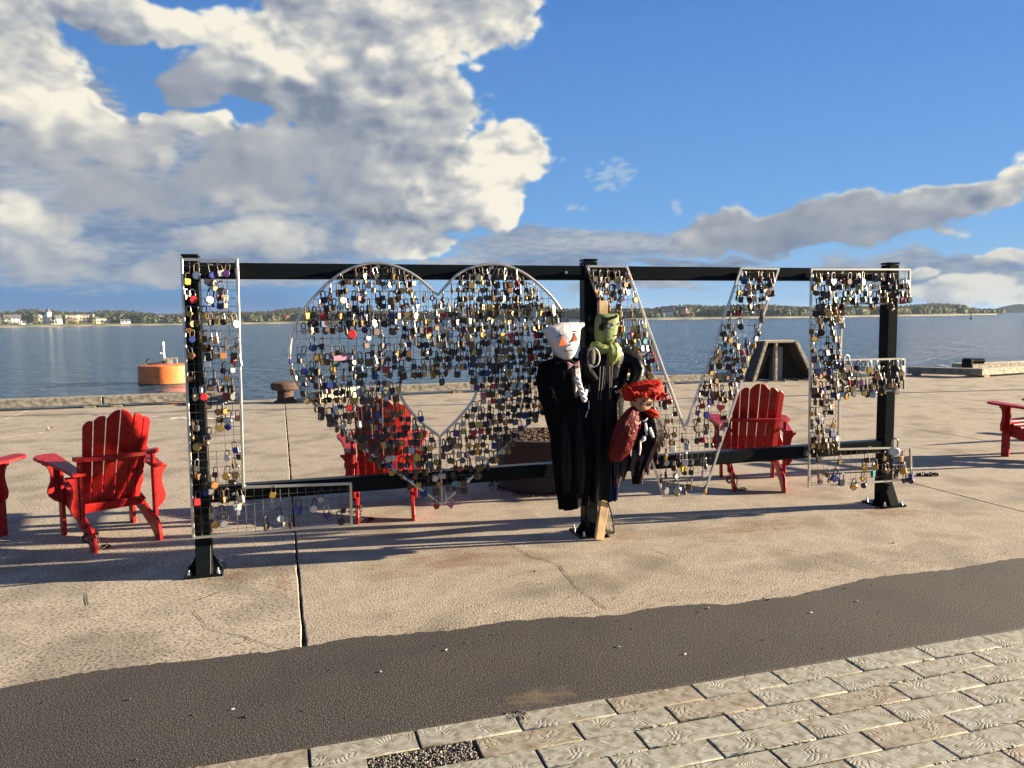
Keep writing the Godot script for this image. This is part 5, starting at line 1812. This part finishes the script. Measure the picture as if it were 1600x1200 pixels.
func patch(pts: Array, z0: float, bulge: Callable, thick: float, m: Material, called: String, parent: Node3D) -> MeshInstance3D:
	# a felt or painted patch that follows the cloth under it, a little proud
	var g := Geo.new()
	var poly := PackedVector2Array(pts)
	var mid := Vector2.ZERO
	for p in poly:
		mid += p / poly.size()
	for i in poly.size():
		var a := poly[i]
		var b := poly[(i + 1) % poly.size()]
		for s in 3:
			var f0 := s / 3.0
			var f1 := (s + 1) / 3.0
			var q := [mid.lerp(a, f0), mid.lerp(b, f0), mid.lerp(b, f1), mid.lerp(a, f1)]
			var v := q.map(func(p): return Vector3(p.x, p.y, z0 + bulge.call(p) + thick))
			if s:
				g.tri(v[0], v[1], v[2], Vector3.BACK, Vector3.BACK, Vector3.BACK)
			g.tri(v[0], v[2], v[3], Vector3.BACK, Vector3.BACK, Vector3.BACK)
		var e := Vector3(b.y - a.y, a.x - b.x, 0).normalized()
		g.quad(Vector3(a.x, a.y, z0 + bulge.call(a) + thick), Vector3(b.x, b.y, z0 + bulge.call(b) + thick), Vector3(b.x, b.y, z0 + bulge.call(b) - 0.006), Vector3(a.x, a.y, z0 + bulge.call(a) - 0.006), e)
	return build(called, g, m, parent)


func sack_face(rows: Array, depth: float, power: float) -> Callable:
	var all := spread(rows, 4)
	return func(p: Vector2) -> float:
		for i in all.size() - 1:
			if p.y <= all[i + 1][0] or i == all.size() - 2:
				var f := clampf((p.y - all[i][0]) / (all[i + 1][0] - all[i][0]), 0.0, 1.0)
				var l := lerpf(all[i][1], all[i + 1][1], f)
				var r := lerpf(all[i][2], all[i + 1][2], f)
				var u := clampf(absf((p.x - (l + r) * 0.5) / ((r - l) * 0.5)), 0.0, 1.0)
				return depth * lerpf(all[i][3], all[i + 1][3], f) * pow(maxf(0.0, 1.0 - pow(u, 2.0 / power)), power * 0.5) + 0.002
		return 0.0


func head_rings(rows: Array, depth: float, z: float, power: float, crumple: float) -> Array:
	# rows: [y, left, right] of a stuffed cloth sack
	var rings := []
	for r in spread(rows, 4):
		var cx: float = (r[1] + r[2]) * 0.5
		var hw: float = (r[2] - r[1]) * 0.5
		var row := PackedVector3Array()
		for k in 40:
			var a := TAU * k / 40.0
			var ca := cos(a)
			var sa := sin(a)
			var px := signf(ca) * pow(absf(ca), power)
			var pz := signf(sa) * pow(absf(sa), power)
			var f := 1.0 + crumple * (cloth.get_noise_3d(ca * 45.0, r[0] * 140.0, sa * 45.0) * 1.6)
			row.append(Vector3(cx + px * hw * f, r[0], z + pz * depth * r[3] * f))
		rings.append(row)
	return rings


func make_scarecrows() -> void:
	cloth.seed = 3
	cloth.frequency = 0.02
	cloth.fractal_octaves = 3
	var weave := noise_tex(256, 91, 0.35, 2, [[0.0, gray(0.75)], [1.0, gray(1.0)]])
	var crease := noise_tex(512, 92, 0.018, 4, [])
	var black := surfaced(lin(0.0055, 0.0055, 0.0065), 0.8, weave, 2.2, null, 1.0, crease, 0.28)
	var satin := surfaced(lin(0.0055, 0.0055, 0.0065), 0.36, weave, 2.2, null, 1.0, crease, 0.28)
	black.metallic_specular = 0.12
	satin.metallic_specular = 0.22
	var white := surfaced(lin(0.70, 0.66, 0.66), 0.85, weave, 2.2, null, 1.0, crease, 0.35)
	var green := surfaced(lin(0.20, 0.255, 0.095), 0.8, weave, 2.2, null, 1.0, crease, 0.3)
	var green_shiny := surfaced(lin(0.24, 0.285, 0.06), 0.45, weave, 2.2, null, 1.0, crease, 0.7)
	var ink := mat(lin(0.012, 0.011, 0.013), 0.8)
	var g: Geo
	# ---- the white faced one
	var o := thing("scarecrow", "scarecrow with a white sack head, orange triangle eyes and long black coat", "scarecrow")
	g = Geo.new()
	g.loft(robe([[2.40, 1.325, 0.20, 0.055, 0.05, 0.05], [2.39, 1.30, 0.20, 0.13, 0.08, 0.05], [2.385, 1.25, 0.20, 0.165, 0.10, 0.05], [2.40, 1.10, 0.20, 0.165, 0.10, 0.11], [2.425, 0.95, 0.20, 0.155, 0.10, 0.14], [2.45, 0.79, 0.20, 0.145, 0.095, 0.16], [2.46, 0.55, 0.20, 0.13, 0.09, 0.19], [2.468, 0.285, 0.20, 0.100, 0.08, 0.23]], 7, 0.022), true, true, false)
	build("coat", g, black, o)
	g = Geo.new()
	g.loft(sleeve([Vector3(2.27, 1.27, 0.20), Vector3(2.255, 1.18, 0.22), Vector3(2.265, 1.06, 0.25), Vector3(2.30, 0.95, 0.27), Vector3(2.335, 0.86, 0.27)], [0.055, 0.062, 0.06, 0.052, 0.044], 0.14))
	build("sleeve", g, black, o)
	for q in [[2.36, 0.95, 2.385, 0.40, 0.295], [2.47, 0.98, 2.475, 0.38, 0.30]]:
		g = Geo.new()
		g.loft(sleeve([Vector3(q[0], q[1], q[4] - 0.02), Vector3(lerpf(q[0], q[2], 0.4), lerpf(q[1], q[3], 0.35), q[4] + 0.012), Vector3(lerpf(q[0], q[2], 0.75), lerpf(q[1], q[3], 0.75), q[4]), Vector3(q[2], q[3], q[4] - 0.01)], [0.018, 0.030, 0.034, 0.020], 0.3, 0.4))
		build("coat_fold", g, satin, o)
	# head: wide at the top with two corners, narrow chin
	var hz := 0.23
	var rows := [[1.305, 2.372, 2.425, 0.35], [1.32, 2.352, 2.44, 0.7], [1.36, 2.318, 2.466, 1.0], [1.42, 2.282, 2.488, 1.15], [1.48, 2.258, 2.498, 1.1], [1.525, 2.246, 2.506, 0.75], [1.545, 2.300, 2.512, 0.42], [1.562, 2.362, 2.510, 0.12]]
	g = Geo.new()
	g.loft(head_rings(rows, 0.075, hz, 0.85, 0.04))
	var head := build("head", g, white, o)
	g = Geo.new()
	g.loft(sleeve([Vector3(2.47, 1.51, hz), Vector3(2.505, 1.545, hz), Vector3(2.535, 1.548, hz + 0.005)], [0.030, 0.022, 0.012], 0.15))
	g.loft(sleeve([Vector3(2.29, 1.49, hz), Vector3(2.258, 1.512, hz), Vector3(2.236, 1.512, hz)], [0.035, 0.02, 0.008], 0.1))
	build("corner", g, white, head)
	var face := sack_face(rows, 0.075, 0.85)
	var orange := mat(lin(0.62, 0.12, 0.012), 0.7)
	patch([Vector2(2.322, 1.405), Vector2(2.372, 1.410), Vector2(2.338, 1.468)], hz, face, 0.004, orange, "eye_patch", head)
	patch([Vector2(2.412, 1.432), Vector2(2.463, 1.440), Vector2(2.436, 1.492)], hz, face, 0.004, orange, "eye_patch", head)
	patch([Vector2(2.300, 1.462), Vector2(2.322, 1.478), Vector2(2.350, 1.482), Vector2(2.350, 1.478), Vector2(2.322, 1.472)], hz, face, 0.003, ink, "brow", head)
	patch([Vector2(2.415, 1.496), Vector2(2.436, 1.506), Vector2(2.460, 1.502), Vector2(2.460, 1.498), Vector2(2.436, 1.500)], hz, face, 0.003, ink, "brow", head)
	patch([Vector2(2.388, 1.412), Vector2(2.400, 1.418), Vector2(2.402, 1.408)], hz, face, 0.003, mat(lin(0.05, 0.04, 0.12), 0.8), "nose", head)
	patch([Vector2(2.356, 1.374), Vector2(2.385, 1.367), Vector2(2.418, 1.373), Vector2(2.418, 1.378), Vector2(2.385, 1.373), Vector2(2.356, 1.380)], hz, face, 0.003, ink, "mouth", head)
	# shirt front, ruffle and trimmings
	g = Geo.new()
	g.prism(PackedVector2Array([Vector2(2.372, 1.265), Vector2(2.425, 1.295), Vector2(2.478, 1.262), Vector2(2.486, 1.19), Vector2(2.462, 1.12), Vector2(2.444, 1.07), Vector2(2.412, 1.16)]), 0.02, 0.006, T(0, 0, 0.330, 0.0, -0.04))
	build("shirt_front", g, white, o)
	g = Geo.new()
	g.prism(PackedVector2Array([Vector2(2.385, 1.300), Vector2(2.425, 1.282), Vector2(2.470, 1.305), Vector2(2.472, 1.255), Vector2(2.428, 1.270), Vector2(2.388, 1.250)]), 0.022, 0.006, T(0, 0, 0.345, 0.0, -0.04))
	build("bow_tie", g, mat(lin(0.22, 0.12, 0.15), 0.7), o)
	g = Geo.new()
	for k in 5:
		g.loft(sleeve([Vector3(2.425 + k * 0.012, 1.20 - k * 0.034, 0.338), Vector3(2.437 + k * 0.013, 1.18 - k * 0.034, 0.352), Vector3(2.452 + k * 0.012, 1.165 - k * 0.034, 0.338)], [0.012, 0.019, 0.010], 0.3))
	build("ruffle", g, white, o)
	for q in [[2.478, 1.125, 0.325, 0.012, 0.05, 0.3], [2.505, 1.085, 0.332, 0.026, 0.05, -0.2], [2.47, 1.16, 0.322, 0.008, 0.04, 0.0], [2.53, 1.0, 0.322, 0.008, 0.06, 0.1], [2.515, 0.94, 0.318, 0.006, 0.05, -0.3]]:
		g = Geo.new()
		g.box(T(q[0], q[1], q[2], 0.4, 0.1, q[5]), Vector3(q[3], q[4], 0.006), 0.002)
		build("white_trim", g, white, o)
	g = Geo.new()
	var hoop := PackedVector3Array()
	for k in 18:
		var a := TAU * k / 18.0
		hoop.append(Vector3(2.545 + cos(a) * 0.030, 1.325 + sin(a) * 0.062, 0.37 + cos(a) * 0.03))
	g.tube(hoop, 0.0055, 6, true)
	build("cuff_rim", g, white, o)
	g = Geo.new()
	g.loft(sleeve([Vector3(2.545, 1.383, 0.35), Vector3(2.54, 1.355, 0.35), Vector3(2.535, 1.32, 0.35), Vector3(2.54, 1.28, 0.35)], [0.012, 0.026, 0.03, 0.018], 0.05))
	build("cuff", g, mat(lin(0.045, 0.04, 0.034), 0.8), o)
	# ---- the green faced one
	o = thing("scarecrow", "scarecrow with a green cloth head, dark hair, green neckerchief and black robe", "scarecrow")
	g = Geo.new()
	g.loft(robe([[2.70, 1.40, 0.17, 0.07, 0.05, 0.04], [2.69, 1.375, 0.17, 0.15, 0.075, 0.04], [2.70, 1.32, 0.17, 0.18, 0.09, 0.05], [2.69, 1.18, 0.17, 0.165, 0.10, 0.13], [2.685, 1.0, 0.17, 0.15, 0.10, 0.17], [2.69, 0.80, 0.17, 0.14, 0.095, 0.19], [2.685, 0.60, 0.17, 0.13, 0.09, 0.21], [2.67, 0.42, 0.17, 0.115, 0.08, 0.24], [2.665, 0.31, 0.17, 0.10, 0.075, 0.26]], 9), true, true, false)
	build("robe", g, satin, o)
	g = Geo.new()
	g.loft(sleeve([Vector3(2.77, 1.34, 0.17), Vector3(2.86, 1.315, 0.19), Vector3(2.925, 1.28, 0.21), Vector3(2.935, 1.22, 0.24), Vector3(2.905, 1.16, 0.27), Vector3(2.86, 1.12, 0.29)], [0.065, 0.062, 0.058, 0.055, 0.05, 0.034], 0.16))
	build("sleeve", g, satin, o)
	g = Geo.new()
	g.loft(sleeve([Vector3(2.61, 1.36, 0.17), Vector3(2.55, 1.35, 0.2), Vector3(2.52, 1.30, 0.24), Vector3(2.55, 1.22, 0.27), Vector3(2.60, 1.16, 0.28)], [0.045, 0.038, 0.036, 0.034, 0.026], 0.16))
	build("sleeve", g, satin, o)
	hz = 0.19
	g = Geo.new()
	rows = [[1.405, 2.672, 2.735, 0.45], [1.425, 2.645, 2.765, 0.8], [1.47, 2.636, 2.782, 1.0], [1.54, 2.638, 2.797, 1.0], [1.595, 2.642, 2.804, 0.8], [1.617, 2.650, 2.802, 0.3]]
	g.loft(head_rings(rows, 0.07, hz, 0.72, 0.03))
	head = build("head", g, green, o)
	var face2 := sack_face(rows, 0.07, 0.72)
	var hair := mat(lin(0.012, 0.011, 0.014), 0.9)
	hair.metallic_specular = 0.1
	patch([Vector2(2.646, 1.612), Vector2(2.645, 1.505), Vector2(2.664, 1.50), Vector2(2.668, 1.55), Vector2(2.690, 1.588), Vector2(2.735, 1.592), Vector2(2.78, 1.594), Vector2(2.786, 1.612)], hz, face2, 0.004, hair, "hair", head)
	patch([Vector2(2.690, 1.532), Vector2(2.705, 1.545), Vector2(2.727, 1.543), Vector2(2.738, 1.528), Vector2(2.725, 1.519), Vector2(2.705, 1.521)], hz, face2, 0.003, mat(lin(0.6, 0.6, 0.55), 0.7), "eye", head)
	patch([Vector2(2.714, 1.540), Vector2(2.726, 1.540), Vector2(2.728, 1.526), Vector2(2.716, 1.524)], hz, face2, 0.006, ink, "pupil", head)
	patch([Vector2(2.684, 1.540), Vector2(2.704, 1.553), Vector2(2.732, 1.549), Vector2(2.742, 1.534), Vector2(2.738, 1.534), Vector2(2.726, 1.546), Vector2(2.704, 1.548)], hz, face2, 0.005, ink, "eyelid", head)
	patch([Vector2(2.772, 1.546), Vector2(2.786, 1.556), Vector2(2.790, 1.553), Vector2(2.774, 1.540)], hz, face2, 0.004, ink, "eyelid", head)
	patch([Vector2(2.752, 1.470), Vector2(2.762, 1.465), Vector2(2.768, 1.472), Vector2(2.764, 1.462), Vector2(2.755, 1.461)], hz, face2, 0.003, mat(lin(0.10, 0.12, 0.03), 0.8), "nose", head)
	patch([Vector2(2.735, 1.436), Vector2(2.762, 1.438), Vector2(2.768, 1.443), Vector2(2.763, 1.433), Vector2(2.740, 1.431)], hz, face2, 0.003, mat(lin(0.08, 0.09, 0.02), 0.8), "mouth", head)
	# neckerchief
	g = Geo.new()
	g.loft(sleeve([Vector3(2.575, 1.395, 0.24), Vector3(2.61, 1.385, 0.26), Vector3(2.655, 1.375, 0.275), Vector3(2.695, 1.375, 0.285)], [0.03, 0.045, 0.03, 0.022], 0.2))
	g.loft(sleeve([Vector3(2.725, 1.408, 0.265), Vector3(2.73, 1.37, 0.288), Vector3(2.735, 1.33, 0.288), Vector3(2.725, 1.29, 0.28), Vector3(2.72, 1.262, 0.275)], [0.04, 0.05, 0.042, 0.024, 0.006], 0.22, 0.5))
	build("neckerchief", g, green_shiny, o)
	# grey cords down the robe
	g = Geo.new()
	for q in [[2.63, 2.612], [2.655, 2.63], [2.700, 2.695], [2.718, 2.706]]:
		g.tube(PackedVector3Array([Vector3(q[0], 1.26, 0.285), Vector3((q[0] + q[1]) * 0.5, 1.15, 0.292), Vector3(q[1], 1.03, 0.288)]), 0.0022, 5)
	build("cord", g, mat(lin(0.10, 0.10, 0.095), 0.6), o)
	for q in [[2.735, 1.115, 0.6], [2.745, 1.08, -0.5]]:
		g = Geo.new()
		g.box(T(q[0], q[1], 0.295, 0.2, 0.1, q[2]), Vector3(0.024, 0.010, 0.006), 0.002)
		build("white_trim", g, white, o)
	# blue lining and the stakes it is nailed to
	g = Geo.new()
	g.loft(robe([[2.745, 0.62, 0.20, 0.055, 0.045, 0.12], [2.755, 0.45, 0.205, 0.05, 0.045, 0.14], [2.745, 0.30, 0.21, 0.042, 0.035, 0.16]], 5), true, true, true)
	var navy := surfaced(lin(0.004, 0.006, 0.028), 0.85, weave, 2.2, null, 1.0, crease, 0.28)
	navy.metallic_specular = 0.12
	build("lining", g, navy, o)
	g = Geo.new()
	var up := (Vector3(2.748, 0.42, 0.14) - Vector3(2.683, 0.0, 0.14)).normalized()
	g.box(Transform3D(Basis(up.cross(Vector3.BACK), up, Vector3.BACK).orthonormalized(), Vector3(2.714, 0.212, 0.135)), Vector3(0.062, 0.42, 0.034), 0.002)
	build("stake", g, mats.pine, o)
	g = Geo.new()
	up = (Vector3(2.70, 0.34, 0.06) - Vector3(2.80, 0.0, 0.085)).normalized()
	g.box(Transform3D(Basis(up.cross(Vector3.BACK), up, Vector3.BACK).orthonormalized(), Vector3(2.755, 0.168, 0.079)), Vector3(0.055, 0.34, 0.034), 0.002)
	build("stake", g, mats.timber, o)
	g = Geo.new()
	g.box(T(2.725, 1.50, 0.105), Vector3(0.062, 0.42, 0.034), 0.002)
	build("stake", g, mats.pine, o)
	g = Geo.new()
	g.tube(PackedVector3Array([Vector3(2.735, 0.30, 0.165), Vector3(2.79, 0.16, 0.13), Vector3(2.815, 0.03, 0.11)]), 0.006, 5)
	build("strap", g, ink, o)
	# ---- the small red haired one held at its side
	o = thing("scarecrow", "small scarecrow doll with red hair, tan face, red cape and dark dress", "scarecrow")
	g = Geo.new()
	g.loft(robe([[2.90, 0.98, 0.34, 0.05, 0.04, 0.10], [2.935, 0.93, 0.34, 0.10, 0.06, 0.12], [2.965, 0.83, 0.34, 0.105, 0.07, 0.13], [2.965, 0.74, 0.34, 0.10, 0.07, 0.15], [2.94, 0.68, 0.34, 0.085, 0.06, 0.2], [2.90, 0.56, 0.34, 0.055, 0.045, 0.25], [2.875, 0.44, 0.34, 0.022, 0.02, 0.3]], 8), true, true, true)
	var sateen := surfaced(lin(0.010, 0.005, 0.007), 0.5, weave, 2.2, null, 1.0, crease, 0.6)
	sateen.metallic_specular = 0.16
	build("dress", g, sateen, o)
	g = Geo.new()
	rows = [[0.945, 2.86, 2.93, 0.5], [0.962, 2.845, 2.955, 0.85], [0.995, 2.830, 2.975, 1.0], [1.03, 2.825, 2.980, 1.0], [1.06, 2.84, 2.97, 0.8], [1.075, 2.87, 2.95, 0.3]]
	g.loft(head_rings(rows, 0.062, 0.355, 0.9, 0.04))
	head = build("head", g, surfaced(lin(0.50, 0.30, 0.15), 0.8, weave, 2.2, null, 1.0, crease, 0.3), o)
	var face3 := sack_face(rows, 0.062, 0.9)
	for ex in [2.880, 2.943]:
		var outer := []
		var dot := []
		for k in 12:
			var a := TAU * k / 12.0
			outer.append(Vector2(ex + cos(a) * 0.019, 1.002 + sin(a) * 0.020))
			dot.append(Vector2(ex + 0.003 + cos(a) * 0.010, 1.000 + sin(a) * 0.011))
		patch(outer, 0.355, face3, 0.003, mat(lin(0.30, 0.10, 0.05), 0.7), "eye", head)
		patch(dot, 0.355, face3, 0.007, ink, "pupil", head)
	# hair: a heap of crinkled strands
	var redm := surfaced(lin(0.42, 0.018, 0.010), 0.6, weave, 2.2, null, 1.0, crease, 0.6)
	redm.metallic_specular = 0.2
	redm.backlight_enabled = true
	redm.backlight = Color(0.35, 0.08, 0.05)
	g = Geo.new()
	g.loft(head_rings([[1.02, 2.80, 2.86, 0.4], [1.035, 2.785, 3.03, 0.9], [1.07, 2.770, 3.055, 1.15], [1.11, 2.772, 3.060, 1.1], [1.14, 2.83, 3.055, 0.8], [1.158, 2.95, 3.045, 0.3]], 0.066, 0.345, 0.9, 0.16))
	rng.seed = 66
	for i in 34:
		var f := rng.randf()
		var a := Vector3(lerpf(2.79, 3.045, f), rng.randf_range(1.03, 1.145), 0.345 + rng.randf_range(0.03, 0.075))
		var pts := PackedVector3Array([a])
		for k in 4:
			a += Vector3(rng.randf_range(-0.02, 0.03), rng.randf_range(-0.022, 0.012), rng.randf_range(-0.01, 0.01))
			pts.append(a)
		g.tube(pts, rng.randf_range(0.004, 0.009), 5)
	g.loft(sleeve([Vector3(3.03, 1.10, 0.345), Vector3(3.045, 1.06, 0.35), Vector3(3.03, 1.015, 0.355)], [0.035, 0.03, 0.012], 0.25))
	build("hair", g, redm, head)
	g = Geo.new()
	g.loft(sleeve([Vector3(2.915, 0.948, 0.40), Vector3(2.95, 0.94, 0.41), Vector3(2.985, 0.925, 0.405), Vector3(3.01, 0.91, 0.395)], [0.012, 0.026, 0.028, 0.012], 0.3))
	build("scarf", g, redm, o)
	var capem := surfaced(lin(0.12, 0.004, 0.006), 0.5, weave, 2.2, null, 1.0, crease, 0.9)
	capem.metallic_specular = 0.3
	capem.backlight_enabled = true
	capem.backlight = Color(0.12, 0.01, 0.01)
	g = Geo.new()
	g.loft(sleeve([Vector3(2.86, 0.975, 0.37), Vector3(2.83, 0.93, 0.385), Vector3(2.795, 0.86, 0.39), Vector3(2.765, 0.78, 0.385), Vector3(2.735, 0.70, 0.375), Vector3(2.70, 0.64, 0.36), Vector3(2.685, 0.615, 0.35)], [0.03, 0.062, 0.085, 0.088, 0.078, 0.055, 0.02], 0.2, 0.55))
	build("cape", g, capem, o)
	# ragged pleats hanging from its dress
	var maroon := surfaced(lin(0.035, 0.012, 0.018), 0.42, weave, 2.2, null, 1.0, crease, 0.4)
	for q in [[2.99, 0.76, 3.035, 0.60, 0.34, 0.030], [3.03, 0.80, 3.055, 0.65, 0.33, 0.026], [2.94, 0.72, 2.955, 0.50, 0.36, 0.032], [2.90, 0.70, 2.90, 0.44, 0.37, 0.028], [2.855, 0.68, 2.84, 0.50, 0.36, 0.026], [2.82, 0.66, 2.795, 0.46, 0.30, 0.030], [2.785, 0.62, 2.765, 0.40, 0.27, 0.028]]:
		g = Geo.new()
		g.loft(sleeve([Vector3(q[0], q[1], q[4]), Vector3(lerpf(q[0], q[2], 0.35), lerpf(q[1], q[3], 0.3), q[4] + 0.012), Vector3(lerpf(q[0], q[2], 0.7), lerpf(q[1], q[3], 0.7), q[4] - 0.004), Vector3(q[2], q[3], q[4] + 0.004)], [q[5] * 0.7, q[5], q[5] * 0.85, q[5] * 0.25], 0.32, 0.35))
		build("pleat", g, maroon if q[0] < 2.95 else sateen, o)
	for q in [[2.905, 0.83, 0.415, 0.022, 0.085, 0.18], [2.935, 0.805, 0.42, 0.026, 0.07, 0.5], [2.90, 0.765, 0.415, 0.03, 0.035, -0.4], [2.92, 0.895, 0.415, 0.014, 0.022, -0.6], [2.875, 0.70, 0.40, 0.016, 0.10, -0.1]]:
		g = Geo.new()
		g.loft(sleeve([Vector3(q[0], q[1] + q[4] * 0.5, q[2]), Vector3(q[0] + q[5] * 0.02, q[1], q[2] + 0.006), Vector3(q[0] + q[5] * 0.06, q[1] - q[4] * 0.5, q[2])], [q[3] * 0.35, q[3] * 0.5, q[3] * 0.3], 0.15))
		build("white_trim", g, white, o)


func _ready() -> void:
	camera_and_light()
	make_materials()
	make_water()
	make_wharf()
	make_asphalt()
	make_pavers()
	make_shore()
	make_wharf_things()
	make_sign()
	make_chairs()
	make_scarecrows()
	make_locks()
